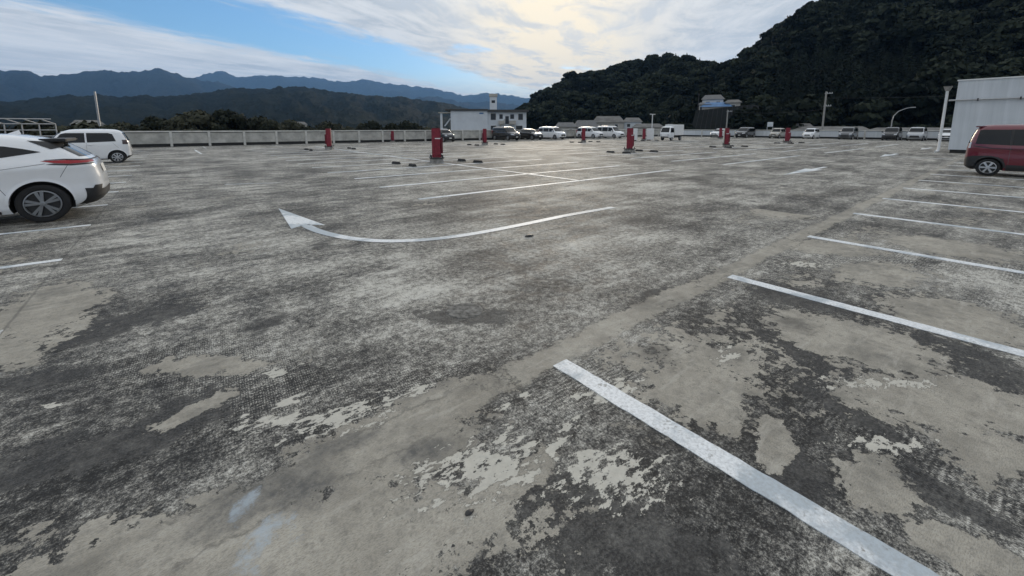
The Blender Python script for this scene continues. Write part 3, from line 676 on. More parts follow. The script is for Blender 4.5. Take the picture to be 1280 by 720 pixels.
for k, (x, y, a, s, lb) in enumerate(STUBS):
    e = stub0 if k == 0 else copy_tree(stub0)
    e.location = (x, y, 0); e.rotation_euler.z = R(a); e.scale = (s*(.92 if k == 0 else .8), s*(.92 if k == 0 else .8), s*1.0); tag(e, lb, 'column', 'red column stubs on the deck')
    if k == 6:
        box('board', M['concrete'], e, -.30, -.218, -.26, .24, .22, 1.5, .004)
def make_stop():
    bm = bmesh.new(); L, a, b_, h = .30, .085, .055, .11
    vs = [(-L, -a, 0), (L, -a, 0), (L, a, 0), (-L, a, 0), (-L + .05, -b_, h), (L - .05, -b_, h), (L - .05, b_, h), (-L + .05, b_, h)]
    q = [bm.verts.new(p) for p in vs]
    for f_ in ((3, 2, 1, 0), (4, 5, 6, 7), (0, 1, 5, 4), (1, 2, 6, 5), (2, 3, 7, 6), (3, 0, 4, 7)): bm.faces.new([q[i] for i in f_])
    bmesh.ops.bevel(bm, geom=list(bm.edges), offset=.012, segments=2, affect='EDGES')
    e = empty('wheel_stop'); finish(bm, 'block', M['black'], e, smooth=40)
    for s in (-1, 1): finish(tube(bmesh.new(), [(s*.17, 0, .105), (s*.17, 0, .115)], .02, 8), 'bolt', M['steel'], e)
    return e
stop0 = make_stop(); first = True
def stop(x, y, a, lb, gp):
    global first
    e = stop0 if first else copy_tree(stop0); first = False
    e.location = (x, y, 0); e.rotation_euler.z = R(a); tag(e, lb, 'wheel stop', gp)
for (x, y) in ((7.72, 17.85), (7.76, 16.28), (10.9, 17.4), (11.0, 16.15)): stop(x, y, 90 + random.uniform(-6, 6), 'black rubber wheel stop beside the largest red column stub with white band', 'wheel stops round the banded column stub')
for gx, gy, nm in ((9.1, 33.1, 'red column stub before the long parapet'), (23.3, 33.0, 'red column stub in line with the white stucco block'), (23.8, 16.9, 'column stub halfway to the one with pale board'), (36.2, 31.9, 'red column stub in front of the white minivan'), (36.6, 16.3, 'red column stub with the pale board'), (50.7, 16.3, 'red column stub in front of the champagne car'), (46.6, 31.0, 'red column stub between white boards')):
    for dx, dy in ((-1.5, .4), (-1.5, -.85), (1.55, .3), (1.5, -.9)): stop(gx + dx, gy + dy, 90 + random.uniform(-5, 5), 'black wheel stop beside the ' + nm, 'wheel stops at the ' + nm)

# ------------------------------------------------------------------ cars
class Shell:
    """car skin: a stack of rounded plan outlines; front/rear/width are curves over height"""
    def __init__(s, front, rear, width, n, z0, z1):
        s.z = np.linspace(z0, z1, 160); s.n = n; s.z0 = z0; s.z1 = z1
        def cur(p, k=7):
            p = sorted(p, key=lambda q: q[0]); y = np.interp(s.z, [a[0] for a in p], [a[1] for a in p])
            ker = np.hanning(k + 2)[1:-1]; ker /= ker.sum(); yp = np.pad(y, k//2, mode='edge'); return np.convolve(yp, ker, 'valid')
        s.f = cur(front); s.r = cur(rear); s.w = cur(width, 9)
    def par(s, z): return (float(np.interp(z, s.z, s.f)), float(np.interp(z, s.z, s.r)), float(np.interp(z, s.z, s.w)))
    def y(s, x, z):
        f, r, w = s.par(z); q = min(.9995, abs((x - (f + r)/2)/((f - r)/2))); return w*(1 - q**s.n)**(1/s.n)
    def x(s, y, z, end):
        f, r, w = s.par(z); q = min(.9995, abs(y/w)); return (f + r)/2 + end*(f - r)/2*(1 - q**s.n)**(1/s.n)
    def mesh(s, nz=44, nt=72):
        bm = bmesh.new(); rings = []
        for z in np.linspace(s.z0, s.z1, nz):
            f, r, w = s.par(z); ring = []
            for k in range(nt):
                t = 2*math.pi*(k + .5)/nt; c, d = math.cos(t), math.sin(t)
                ring.append(bm.verts.new(((f + r)/2 + (f - r)/2*math.copysign(abs(c)**(2/s.n), c), w*math.copysign(abs(d)**(2/s.n), d), z)))
            rings.append(ring)
        for a, b_ in zip(rings, rings[1:]):
            for k in range(nt): bm.faces.new((a[k], a[(k+1) % nt], b_[(k+1) % nt], b_[k]))
        bm.faces.new(rings[0][::-1])
        f, r, w = s.par(s.z1); prev = rings[-1]
        for q, dz in ((.9, .012), (.7, .024), (.4, .032)):
            ring = [bm.verts.new(((f + r)/2 + (v_.co.x - (f + r)/2)*q, v_.co.y*q, s.z1 + dz)) for v_ in rings[-1]]
            for k in range(nt): bm.faces.new((prev[k], prev[(k+1) % nt], ring[(k+1) % nt], ring[k]))
            prev = ring
        bm.faces.new(prev); return bm
    def patch(s, poly, where, off=.004, step=.04):
        """poly in (x,z) for sides (+1 left, -1 right) or (y,z) for 'front'/'rear' laid on the skin"""
        bm = bmesh.new(); vs = [bm.verts.new((a, 0, b_)) for a, b_ in poly]; bm.faces.new(vs)
        for ax in (0, 2):
            lo = min(p[0 if ax == 0 else 1] for p in poly); hi = max(p[0 if ax == 0 else 1] for p in poly); k = lo + step
            while k < hi - .01:
                no = Vector((1, 0, 0)) if ax == 0 else Vector((0, 0, 1))
                bmesh.ops.bisect_plane(bm, geom=list(bm.verts) + list(bm.edges) + list(bm.faces), plane_co=no*k, plane_no=no); k += step
        for v_ in bm.verts:
            a, b_ = v_.co.x, v_.co.z
            h_ = .006
            if where in ('front', 'rear'):
                e = 1 if where == 'front' else -1; x0 = s.x(a, b_, e); g1 = (s.x(a + h_, b_, e) - s.x(a - h_, b_, e))/(2*h_); g2 = (s.x(a, b_ + h_, e) - s.x(a, b_ - h_, e))/(2*h_)
                v_.co = Vector((x0, a, b_)) + Vector((1, -g1, -g2)).normalized()*e*off
            else:
                y0 = s.y(a, b_); g1 = (s.y(a + h_, b_) - s.y(a - h_, b_))/(2*h_); g2 = (s.y(a, b_ + h_) - s.y(a, b_ - h_))/(2*h_)
                q = Vector((a, y0, b_)) + Vector((-g1, 1, -g2)).normalized()*off; v_.co = Vector((q.x, where*q.y, q.z))
        return bm
def rim_mesh(r, style, parent, side):
    o = side
    bm = bmesh.new(); lathe_y(bm, [(r, -.02*o), (r, .012*o), (r*.93, .016*o), (r*.90, -.01*o)], 32); finish(bm, 'rim_lip', M['rim_grey' if style == 'dark' else 'rim_silver'], parent, smooth=40)
    bm = bmesh.new(); rg = lathe_y(bm, [(r*.97, -.045*o), (.02, -.05*o)], 32); bm.faces.new(rg[-1]); finish(bm, 'brake_disc', M['rim_dark'], parent)
    bm = bmesh.new()
    n = {'dark': 10, 'six': 6, 'eight': 8}[style]
    for k in range(n):
        a = k*2*math.pi/n + (-.30 if style == 'dark' and k % 2 else 0); w0, w1 = {'dark': (.013, .024), 'six': (.020, .032), 'eight': (.014, .024)}[style]
        ca, sa = math.cos(a), math.sin(a)
        P = []
        for (q, w) in ((r*.12, w0), (r*.95, w1)):
            for t in (-1, 1): P.append((q*ca - t*w*sa, q*sa + t*w*ca))
        top = [bm.verts.new((x, (.012 if i < 2 else .006)*o, z)) for i, (x, z) in enumerate(P)]; bot = [bm.verts.new((x, -.03*o, z)) for x, z in P]
        for q in ((0, 1, 3, 2),): bm.faces.new([top[i] for i in q])
        for i, j in ((0, 1), (1, 3), (3, 2), (2, 0)): bm.faces.new((top[i], top[j], bot[j], bot[i]))
    rg = lathe_y(bm, [(r*.2, -.02*o), (r*.19, .016*o), (.02, .02*o)], 16); bm.faces.new(rg[-1])
    finish(bm, 'rim', M['rim_grey' if style == 'dark' else 'rim_silver'], parent)
def wheel(car, x, y, r, style, side):
    w = empty('wheel'); w.parent = car; w.location = (x, y, r)
    rr = r*.70; h = .095; bm = bmesh.new()
    lathe_y(bm, [(rr, -h*2*side), (r*.9, -h*2*side), (r, -h*1.75*side), (r, -h*.35*side), (r*.985, -h*.12*side), (r*.93, 0), (r*.78, .004*side), (rr, -.012*side)], 36)
    # the lathe runs outward->inward so that y=0 is the outer face
    finish(bm, 'tyre', M['tyre'], w, smooth=40); rim_mesh(rr, style, w, side); return w
def make_car(name, sp):
    L, W, H = sp['L'], sp['W'], sp['H']; c = empty(name)
    S = Shell(sp['front'], sp['rear'], sp['width'], sp.get('n', 5), sp.get('z0', .2), H - .035)
    body = finish(S.mesh(sp.get('nz', 44), sp.get('nt', 72)), 'body', sp['paint'], c, smooth=35)
    xr, xf, r = sp['xr'], sp['xf'], sp['wr']; ar = sp.get('arch', r + .055)
    body.data.materials.append(M['trim'])
    for x in (xr, xf):
        for s in (-1, 1):
            bm = bmesh.new(); rg = lathe_y(bm, [(ar, (W/2 + .2)*s), (ar, (W/2 - .30)*s)], 40); bm.faces.new(rg[0]); bm.faces.new(rg[-1]); 
            for q in bm.verts: q.co += Vector((x, 0, r + .01))
            cut = finish(bm, 'cutter', M['trim'], None)
            md = body.modifiers.new('arch', 'BOOLEAN'); md.object = cut; md.operation = 'DIFFERENCE'; md.solver = 'EXACT'; md.material_mode = 'TRANSFER'
            dg = bpy.context.evaluated_depsgraph_get(); me = bpy.data.meshes.new_from_object(body.evaluated_get(dg)); body.modifiers.clear()
            body.data = me; bpy.data.objects.remove(cut)
            # lip round the arch
            bm = bmesh.new(); A = []
            for k in range(25):
                t = .02 + (math.pi - .04)*k/24; px = x + math.cos(t)*(ar - .004); pz = r + .01 + math.sin(t)*(ar - .004)
                qx = x + math.cos(t)*(ar + .045); qz = r + .01 + math.sin(t)*(ar + .045)
                if pz < S.z0 or qz < S.z0: continue
                A.append((Vector((px, s*(S.y(px, pz) + .014), pz)), Vector((qx, s*(S.y(qx, qz) + .007), qz)), Vector((px, s*(S.y(px, pz) - .06), pz))))
            V = [[bm.verts.new(p) for p in t3] for t3 in A]
            for a, b_ in zip(V, V[1:]): bm.faces.new((a[0], b_[0], b_[1], a[1])); bm.faces.new((a[2], b_[2], b_[0], a[0]))
            finish(bm, 'arch_lip', sp.get('lip', sp['paint']), c, smooth=50)
            wheel(c, x, s*(W/2 - .035), r, sp.get('rim', 'eight'), s)
    for s in (1, -1):
        for poly in sp.get('side_glass', []): finish(S.patch(poly, s), 'side_window', M['glass'], c, smooth=60)
        for poly in sp.get('side_trim', []): finish(S.patch(poly, s, .009, .025), 'trim', M['trim'], c, smooth=60)
        for poly in sp.get('seams', []): finish(S.patch(poly, s, .0025), 'panel_gap', M['seam'], c, smooth=60)
        for poly in sp.get('tail', []): finish(S.patch(poly, s, .007, .04), 'tail_light', sp.get('lens', M['redlens']), c, smooth=60)
        for poly in sp.get('head', []): finish(S.patch(poly, s, .007, .04), 'headlight', M['clearlens'], c, smooth=60)
        for (x, z) in sp.get('handles', []):
            bm = bmesh.new(); bx(bm, x - .09, x + .09, s*(S.y(x, z) - .01), s*(S.y(x, z) + .028), z - .014, z + .014, .008); finish(bm, 'door_handle', sp['paint'], c)
        if 'mirror' in sp:
            x, z = sp['mirror']; bm = bmesh.new(); y = S.y(x, z); bx(bm, x - .09, x + .07, *(sorted((s*(y + .01), s*(y + .20)))), z - .06, z + .08, .03); finish(bm, 'mirror', sp['paint'], c)
        for poly in sp.get('tail_rear', []): finish(S.patch([(s*a, b_) for a, b_ in poly], 'rear', .007, .04), 'tail_light', sp.get('lens', M['redlens']), c, smooth=60)
        for poly in sp.get('head_front', []): finish(S.patch([(s*a, b_) for a, b_ in poly], 'front', .007, .04), 'headlight', M['clearlens'], c, smooth=60)
    def ends(key, nm, m_, off=.005):
        for (where, poly) in sp.get(key, []): finish(S.patch(poly, where, off), nm, m_, c, smooth=60)
    ends('windscreen', 'windscreen', M['glass']); ends('rear_glass', 'rear_window', M['glass']); ends('grille', 'grille', M['trim'], .007); ends('bumper', 'bumper_trim', M['trim'], .006); ends('plate', 'number_plate', M['plate'], .012)
    for (x0, x1, y, z0, z1) in sp.get('spoiler', []):
        bm = bmesh.new(); prism(bm, [(x0, -y*.94), (x1, -y), (x1, y), (x0, y*.94)], z0, z1); bmesh.ops.bevel(bm, geom=list(bm.edges), offset=.018, segments=2, affect='EDGES'); finish(bm, 'spoiler', sp.get('spoilmat', M['trim']), c, smooth=40)
    if 'fin' in sp:
        x = sp['fin']; bm = bmesh.new(); a = [bm.verts.new(p) for p in ((x + .09, .025, H - .02), (x + .09, -.025, H - .02), (x - .09, -.022, H - .02), (x - .09, .022, H - .02), (x - .07, .006, H + .055), (x - .07, -.006, H + .055))]
        for q in ((0, 1, 2, 3), (0, 4, 5, 1), (2, 5, 4, 3), (0, 3, 4), (1, 5, 2)): bm.faces.new([a[i] for i in q])
        finish(bm, 'roof_antenna', sp['paint'], c)
    return c
def mirror_y(p): return [(-a, b_) for a, b_ in p]

# --- compact hatchback, rising shoulder and tapering quarter glass
def hatch_spec(paint, **kw):
    rear = -2.05
    s = dict(L=4.10, W=1.735, H=1.51, paint=paint, xr=-1.30, xf=1.28, wr=.325, rim='dark', n=5.2, z0=.19,
        front=[(.19, 1.93), (.3, 2.02), (.5, 2.05), (.68, 2.02), (.82, 1.86), (.90, 1.55), (.96, 1.15), (1.0, .98), (1.2, .66), (1.38, .32), (1.46, .05), (1.51, -.1)],
        rear=[(.19, -1.72), (.27, -1.95), (.36, -2.03), (.52, -2.05), (.72, -2.04), (.95, -1.99), (1.04, -1.93), (1.10, -1.86), (1.25, -1.66), (1.36, -1.50), (1.42, -1.34), (1.46, -1.15), (1.51, -.85)],
        width=[(.19, .80), (.26, .845), (.45, .862), (.62, .852), (.76, .858), (.92, .868), (1.0, .845), (1.08, .80), (1.2, .745), (1.33, .68), (1.42, .62), (1.455, .56), (1.49, .45), (1.51, .40)],
        side_glass=[[(-1.36, 1.195), (-.62, 1.065), (-.62, 1.33), (-.95, 1.30), (-1.15, 1.255)], [(-.56, 1.06), (.25, 1.03), (.20, 1.36), (-.1, 1.385), (-.56, 1.345)], [(.32, 1.03), (.92, 1.02), (.62, 1.22), (.27, 1.35)]],
        tail=[[(-1.34, 1.045), (-1.50, 1.005), (-1.68, .985), (-1.90, .99), (-1.90, 1.025), (-1.62, 1.048)]],
        tail_rear=[[(.42, 1.0), (.76, .99), (.76, 1.03), (.42, 1.03)]],
        bumper=[('rear', [(-.76, 1.036), (.76, 1.036), (.76, 1.052), (-.76, 1.052)]), ('rear', [(-.72, .26), (.72, .26), (.74, .54), (.55, .50), (-.55, .50), (-.74, .54)]), ('front', [(-.6, .25), (.6, .25), (.7, .42), (-.7, .42)])],
        side_trim=[[(-1.78, .24), (-1.99, .34), (-2.02, .58), (-1.94, .58), (-1.86, .42)], [(-1.20, 1.385), (-1.545, 1.35), (-1.60, 1.27), (-1.47, 1.235)], [(-1.40, .985), (-1.70, .955), (-1.96, .965), (-1.93, .983), (-1.68, .98), (-1.5, .998)], [(-1.38, 1.05), (-1.62, 1.052), (-1.92, 1.03), (-1.93, 1.042), (-1.62, 1.068), (-1.40, 1.06)], [(-.83, .20), (.83, .20), (.83, .25), (-.83, .25)]],
        rear_glass=[('rear', [(-.60, 1.10), (.60, 1.10), (.56, 1.33), (-.56, 1.33)])],
        windscreen=[('front', [(-.70, 1.02), (.70, 1.02), (.54, 1.39), (-.54, 1.39)])],
        grille=[('front', [(-.5, .5), (.5, .5), (.42, .68), (-.42, .68)])], head_front=[[(.50, .66), (.78, .70), (.78, .76), (.50, .74)]], head=[[(1.72, .70), (1.95, .66), (1.95, .72), (1.60, .79)]],
        plate=[('rear', [(-.17, .78), (.17, .78), (.17, .93), (-.17, .93)]), ('front', [(-.17, .42), (.17, .42), (.17, .55), (-.17, .55)])],
        seams=[[(-.585, .32), (-.578, .32), (-.578, 1.06), (-.585, 1.06)], [(.283, .28), (.290, .28), (.290, 1.03), (.283, 1.03)], [(-.96, .42), (-.952, .42), (-.80, .72), (-.82, .92), (-.90, 1.10), (-.908, 1.10), (-.828, .92), (-.808, .72)], [(-1.55, .76), (-1.543, .76), (-1.66, .98), (-1.667, .98)], [(-1.40, .998), (-1.40, 1.0045), (-.9, .93), (-.9, .924)]],
        handles=[(-.72, .90), (.12, .885)], mirror=(.83, 1.06), spoiler=[(-1.30, -1.66, .56, 1.365, 1.415)], fin=-.95)
    s.update(kw); return s
def kei_spec(paint, H=1.55, **kw):
    s = dict(L=3.39, W=1.475, H=H, paint=paint, xr=-1.22, xf=1.22, wr=.275, rim='eight', n=5.5, z0=.18,
        front=[(.18, 1.58), (.35, 1.69), (.6, 1.69), (.8, 1.62), (.9, 1.45), (.96, 1.15), (1.02, .95), (1.3, .68), (H - .10, .45), (H - .02, .2), (H, 0)],
        rear=[(.18, -1.52), (.3, -1.68), (.7, -1.695), (1.0, -1.66), (1.25, -1.56), (H - .14, -1.46), (H - .06, -1.35), (H - .02, -1.15), (H, -.9)],
        width=[(.18, .69), (.28, .728), (.6, .736), (.85, .732), (.95, .715), (1.1, .69), (1.3, .655), (H - .13, .62), (H - .07, .55), (H - .03, .46), (H, .40)],
        side_glass=[[(-1.24, 1.0), (-.30, .96), (-.30, H - .18), (-1.0, H - .185), (-1.14, H - .24)], [(-.24, .96), (.75, .96), (.50, H - .22), (.35, H - .18), (-.24, H - .18)]],
        tail=[[(-1.46, .86), (-1.60, .86), (-1.54, 1.06), (-1.44, 1.06)]], tail_rear=[[(.52, .86), (.66, .86), (.64, 1.06), (.54, 1.06)]],
        rear_glass=[('rear', [(-.52, 1.02), (.52, 1.02), (.46, H - .18), (-.46, H - .18)])], windscreen=[('front', [(-.6, 1.02), (.6, 1.02), (.5, H - .17), (-.5, H - .17)])],
        head_front=[[(.42, .66), (.64, .68), (.62, .82), (.44, .80)]], grille=[('front', [(-.35, .45), (.35, .45), (.30, .64), (-.30, .64)])],
        bumper=[('rear', [(-.62, .22), (.62, .22), (.62, .34), (-.62, .34)]), ('front', [(-.5, .24), (.5, .24), (.5, .34), (-.5, .34)])], side_trim=[[(-.9, .19), (.9, .19), (.9, .23), (-.9, .23)]],
        plate=[('rear', [(-.17, .55), (.17, .55), (.17, .7), (-.17, .7)]), ('front', [(-.17, .36), (.17, .36), (.17, .48), (-.17, .48)])],
        seams=[[(-.274, .28), (-.267, .28), (-.267, .96), (-.274, .96)], [(-1.30, .70), (-1.293, .70), (-1.10, .96), (-1.107, .96)]], handles=[(-.40, .86), (.60, .85)], mirror=(.72, 1.02), nz=34, nt=56)
    s.update(kw); return s
def wagon_spec(paint, **kw):
    H = 1.735
    s = dict(L=3.70, W=1.67, H=H, paint=paint, xr=-1.25, xf=1.24, wr=.285, rim='six', n=6.0, z0=.20,
        front=[(.2, 1.72), (.35, 1.84), (.6, 1.85), (.85, 1.80), (.97, 1.62), (1.02, 1.35), (1.08, 1.15), (1.4, .86), (1.62, .62), (1.70, .40), (1.735, .1)],
        rear=[(.2, -1.70), (.3, -1.83), (.55, -1.85), (.9, -1.83), (1.1, -1.80), (1.35, -1.74), (1.55, -1.67), (1.65, -1.60), (1.70, -1.48), (1.735, -1.2)],
        width=[(.2, .78), (.3, .82), (.55, .834), (.8, .828), (.93, .832), (1.02, .815), (1.15, .79), (1.4, .75), (1.58, .71), (1.66, .64), (1.70, .55), (1.735, .48)],
        side_glass=[[(-1.62, 1.07), (-.86, 1.04), (-.86, 1.545), (-1.48, 1.545), (-1.56, 1.52)], [(-.80, 1.04), (.10, 1.02), (.10, 1.55), (-.80, 1.55)], [(.16, 1.02), (.98, 1.02), (.62, 1.53), (.16, 1.55)]],
        tail=[[(-1.66, .78), (-1.78, .78), (-1.73, 1.16), (-1.66, 1.10)]], tail_rear=[[(.60, .78), (.78, .78), (.74, 1.16), (.62, 1.16)]],
        rear_glass=[('rear', [(-.6, 1.08), (.6, 1.08), (.56, 1.55), (-.56, 1.55)])], windscreen=[('front', [(-.68, 1.10), (.68, 1.10), (.58, 1.58), (-.58, 1.58)])],
        bumper=[('rear', [(-.76, .22), (.76, .22), (.76, .52), (-.76, .52)])],
        side_trim=[[(-1.59, .26), (-1.79, .27), (-1.81, .60), (-1.64, .66), (-1.30, .68), (-.95, .60), (-.9, .50), (-1.05, .64), (-1.3, .655), (-1.5, .55)], [(-.86, .21), (.86, .21), (.86, .40), (-.86, .40)], [(-1.66, .985), (-1.2, .915), (.9, .86), (.9, .875), (-1.2, .935), (-1.64, 1.01)], [(-.86, 1.04), (-.80, 1.04), (-.80, 1.55), (-.86, 1.55)], [(.10, 1.02), (.16, 1.02), (.16, 1.55), (.10, 1.55)]],
        plate=[('rear', [(-.17, .66), (.17, .66), (.17, .82), (-.17, .82)])], head_front=[[(.45, .70), (.72, .72), (.72, .86), (.45, .84)]], grille=[('front', [(-.5, .4), (.5, .4), (.4, .66), (-.4, .66)])],
        seams=[[(-.83, .42), (-.822, .42), (-.822, 1.04), (-.83, 1.04)], [(.126, .42), (.134, .42), (.134, 1.02), (.126, 1.02)]], handles=[(-.68, .90), (.02, .89)], mirror=(.85, 1.08), spoiler=[(-1.36, -1.69, .62, 1.625, 1.668)], spoilmat=paint, lip=M['trim'], nz=40, nt=64)
    s.update(kw); return s
def van_spec(paint, H=1.85, **kw):
    s = dict(L=4.7, W=1.70, H=H, paint=paint, xr=-1.42, xf=1.42, wr=.32, rim='eight', n=6, z0=.2,
        front=[(.2, 2.2), (.35, 2.33), (.65, 2.35), (.9, 2.25), (1.02, 1.95), (1.08, 1.62), (1.4, 1.18), (H - .12, .85), (H - .03, .6), (H, .3)],
        rear=[(.2, -2.2), (.35, -2.33), (.9, -2.35), (1.2, -2.30), (H - .2, -2.18), (H - .08, -2.05), (H, -1.6)],
        width=[(.2, .78), (.3, .83), (.6, .85), (1.0, .845), (1.1, .82), (1.4, .78), (H - .15, .73), (H - .07, .64), (H, .5)],
        side_glass=[[(-2.05, 1.12), (-1.05, 1.08), (-1.05, H - .24), (-1.95, H - .25)], [(-.98, 1.08), (.15, 1.07), (.15, H - .23), (-.98, H - .23)], [(.22, 1.07), (1.30, 1.07), (.85, H - .28), (.22, H - .23)]],
        tail=[[(-2.14, .85), (-2.27, .85), (-2.2, 1.3), (-2.12, 1.3)]], tail_rear=[[(.6, .85), (.78, .85), (.76, 1.3), (.62, 1.3)]],
        rear_glass=[('rear', [(-.62, 1.15), (.62, 1.15), (.58, H - .25), (-.58, H - .25)])], windscreen=[('front', [(-.7, 1.12), (.7, 1.12), (.6, H - .2), (-.6, H - .2)])],
        head_front=[[(.42, .70), (.76, .74), (.76, .88), (.44, .82)]], grille=[('front', [(-.4, .45), (.4, .45), (.38, .72), (-.38, .72)])], bumper=[('front', [(-.6, .24), (.6, .24), (.6, .36), (-.6, .36)])],
        plate=[('front', [(-.17, .40), (.17, .40), (.17, .52), (-.17, .52)])], side_trim=[[(-1.0, .21), (1.0, .21), (1.0, .26), (-1.0, .26)]], seams=[[(-1.02, .3), (-1.01, .3), (-1.01, 1.07), (-1.02, 1.07)], [(.18, .3), (.19, .3), (.19, 1.07), (.18, 1.07)]], mirror=(1.05, 1.15), nz=30, nt=48)
    s.update(kw); return s
def place(c, x, y, heading, label, cat='car', group=None):
    c.location = (x, y, 0); c.rotation_euler = (0, 0, R(heading)); tag(c, label, cat, group)
    return c
# heading: 180 = nose towards -X, -90 = nose towards -Y
hb = make_car('hatchback_car', hatch_spec(M['car_white']))
place(hb, -1.82 - 1.30, 10.42 + .85, 180, 'glossy white hatchback with dark alloy wheels and red tail light, parked beside the left aisle')
kw_ = make_car('small_white_car', kei_spec(M['car_white'], 1.56, lens=M['lens_smoke']))
place(kw_, -2.05 - 1.22, 26.3 + .72, 180, 'small boxy white car with silver wheels parked beyond the hatchback')
rw = make_car('red_wagon_car', wagon_spec(M['car_red'], lens=M['clearlens'], tail=[[(-1.72, .92), (-1.775, .92), (-1.745, 1.12), (-1.71, 1.12)]], tail_rear=[]))
place(rw, 21.25 + .82, .82 - 1.25, -90, 'crimson boxy wagon with black trim parked in front of the white building')
# cars along the far parapet, noses to the deck
C1 = make_car('black_car', kei_spec(M['car_black'], 1.52)); place(C1, 25.4, 44.6, -90, 'black car half hidden behind the banded red column stub')
C2 = make_car('black_minivan', van_spec(M['car_black'], 1.78)); place(C2, 34.5, 44.0, -90, 'black minivan with pale bonnet glare, parked at the parapet before the stucco block', 'minivan')
C3 = make_car('black_small_car', hatch_spec(M['car_black'], nz=30, nt=48, rim='eight')); place(C3, 38.9, 44.1, -90, 'low black hatchback between the black minivan and a white van')
C4 = make_car('white_van', van_spec(M['car_white'], 1.82)); place(C4, 43.0, 44.0, -90, 'white van parked next to the low black hatchback', 'van')
C5 = make_car('white_minivan', van_spec(M['car_white'], 1.80, rear=[(.2, -2.2), (.35, -2.33), (.9, -2.35), (1.2, -2.26), (1.5, -2.05), (1.7, -1.85), (1.8, -1.3)])); place(C5, 51.2, 43.9, -90, 'white minivan with dark windows parked alone before the hillside houses', 'minivan')
# cars along the right parapet, noses to -X
def row(px_y, mk, nm, lb, cat='car'): place(mk, 74.6, px_y, 180, lb, cat)
row(34.5, make_car('white_sedan', hatch_spec(M['car_white'], nz=30, nt=48, rim='eight')), '', 'white low car parked below the netted slope beside a tall black car')
row(30.2, make_car('black_suv', van_spec(M['car_black'], 1.75)), '', 'black tall car with bright bonnet behind the distant red stub', 'car')
row(25.4, make_car('champagne_car', kei_spec(M['car_beige'], 1.62)), '', 'champagne small car beside a red column stub')
row(20.9, make_car('white_compact', kei_spec(M['car_white'], 1.60)), '', 'white compact car parked below the tall utility pole with two arms')
row(16.4, make_car('dark_wagon', wagon_spec(M['car_grey'])), '', 'dark grey boxy car between a white compact and a black boxy car')
row(11.75, make_car('dark_van', wagon_spec(M['car_black'])), '', 'black boxy car parked below the curved street lamp')
row(9.35, make_car('silver_suv', wagon_spec(M['car_silver'])), '', 'silver boxy car between the black boxy car and the white building')
row(6.5, make_car('white_car', hatch_spec(M['car_white'], nz=30, nt=48, rim='eight')), '', 'white car partly hidden by the downpipe of the white building')
# white vans near the box truck
wv_ = make_car('white_box_van', van_spec(M['car_white'], 1.95, n=9)); place(wv_, 54.5, 42.5, -90, 'tall white van behind the red stub near the box truck', 'van')
def make_truck():
    t = empty('box_truck'); Wd = .735
    S = Shell([(.35, 1.55), (.5, 1.66), (.8, 1.69), (1.0, 1.66), (1.5, 1.42), (1.75, 1.30), (1.82, 1.1)], [(.35, .45), (1.82, .5)], [(.35, .69), (.6, .735), (1.0, .73), (1.4, .69), (1.7, .64), (1.82, .5)], 7, .35, 1.80)
    finish(S.mesh(28, 48), 'cab', M['car_white'], t, smooth=35)
    finish(S.patch([(-.6, 1.05), (.6, 1.05), (.52, 1.66), (-.52, 1.66)], 'front'), 'windscreen', M['glass'], t)
    for s in (-1, 1):
        finish(S.patch([(.62, 1.05), (1.48, 1.02), (1.30, 1.62), (.62, 1.62)], s), 'side_window', M['glass'], t)
        finish(S.patch([(s*.40, .62), (s*.66, .62), (s*.66, .80), (s*.40, .80)], 'front', .007), 'headlight', M['clearlens'], t)
        for x in (-1.05, 1.05): wheel(t, x, s*(Wd - .03), .28, 'eight', s)
    finish(S.patch([(-.55, .38), (.55, .38), (.55, .52), (-.55, .52)], 'front', .008), 'bumper', M['trim'], t)
    box('cargo_box', M['white_trim'], t, -1.70, .40, -.74, .74, .68, 2.05, .02)
    box('chassis', M['trim'], t, -1.65, 1.35, -.45, .45, .38, .665)
    return t
place(make_truck(), 51.0, 29.8, 180, 'white small truck with a square cargo box parked by the red stub', 'truck')
for k, (x, y, lb) in enumerate(((45.7, 31.9, 'white upright board standing beside the red stub near the box truck'), (47.8, 30.9, 'white upright board standing beside the red stub near the box truck'))):
    e = empty('upright_board', (x, y, 0), R(-58)); tag(e, lb, 'board', 'white boards beside the red stub'); box('panel', M['white_trim'], e, -.45, .45, -.03, .03, .12, 1.55, .01)
    for s in (-1, 1): box('foot', M['galv'], e, s*.38 - .03, s*.38 + .03, -.25, .25, 0, .118)

# ------------------------------------------------------------------ white building on the deck (right)
wb = empty('white_building', (39.2, 3.35, 0)); tag(wb, 'flat pale grey clad building with rail pipe and downpipe standing on the deck', 'building')
HB = 4.62
box('plinth', M['gutter_and_shade'], wb, .08, 9, -24, -.08, 0, .22)
for k in range(8):
    y1 = -3.0*k; box('wall_panel', M['cladding'], wb, -.0 + random.uniform(-.002, .002), 9.0, y1 - 2.985, y1, .22, HB - .08)
box('coping', M['white_trim'], wb, -.05, 9.05, -24.05, .05, HB - .078, HB, .01)
finish(tube(bmesh.new(), [(-.14, .30, 3.35), (-.14, -24, 3.35)], .05, 8), 'rail_pipe', M['galv'], wb)
for k in range(14): box('pipe_bracket', M['steel'], wb, -.19, -.004, -1.0 - 1.7*k, -.93 - 1.7*k, 3.27, 3.43)
dp = finish(tube(bmesh.new(), [(-.12, .42, 4.0), (-.12, .42, .35), (-.16, .44, .12), (-.42, .52, .06)], .075, 10), 'downpipe', M['white_trim'], wb, smooth=50)
bm = bmesh.new(); prism(bm, [(-.30, .22), (.06, .22), (.06, .62), (-.30, .62)], 3.95, 4.25)
for q in bm.verts:
    if q.co.z < 4: q.co.x = -.12 + (q.co.x + .12)*.5; q.co.y = .42 + (q.co.y - .42)*.5
finish(bm, 'hopper', M['pedestal'], wb)

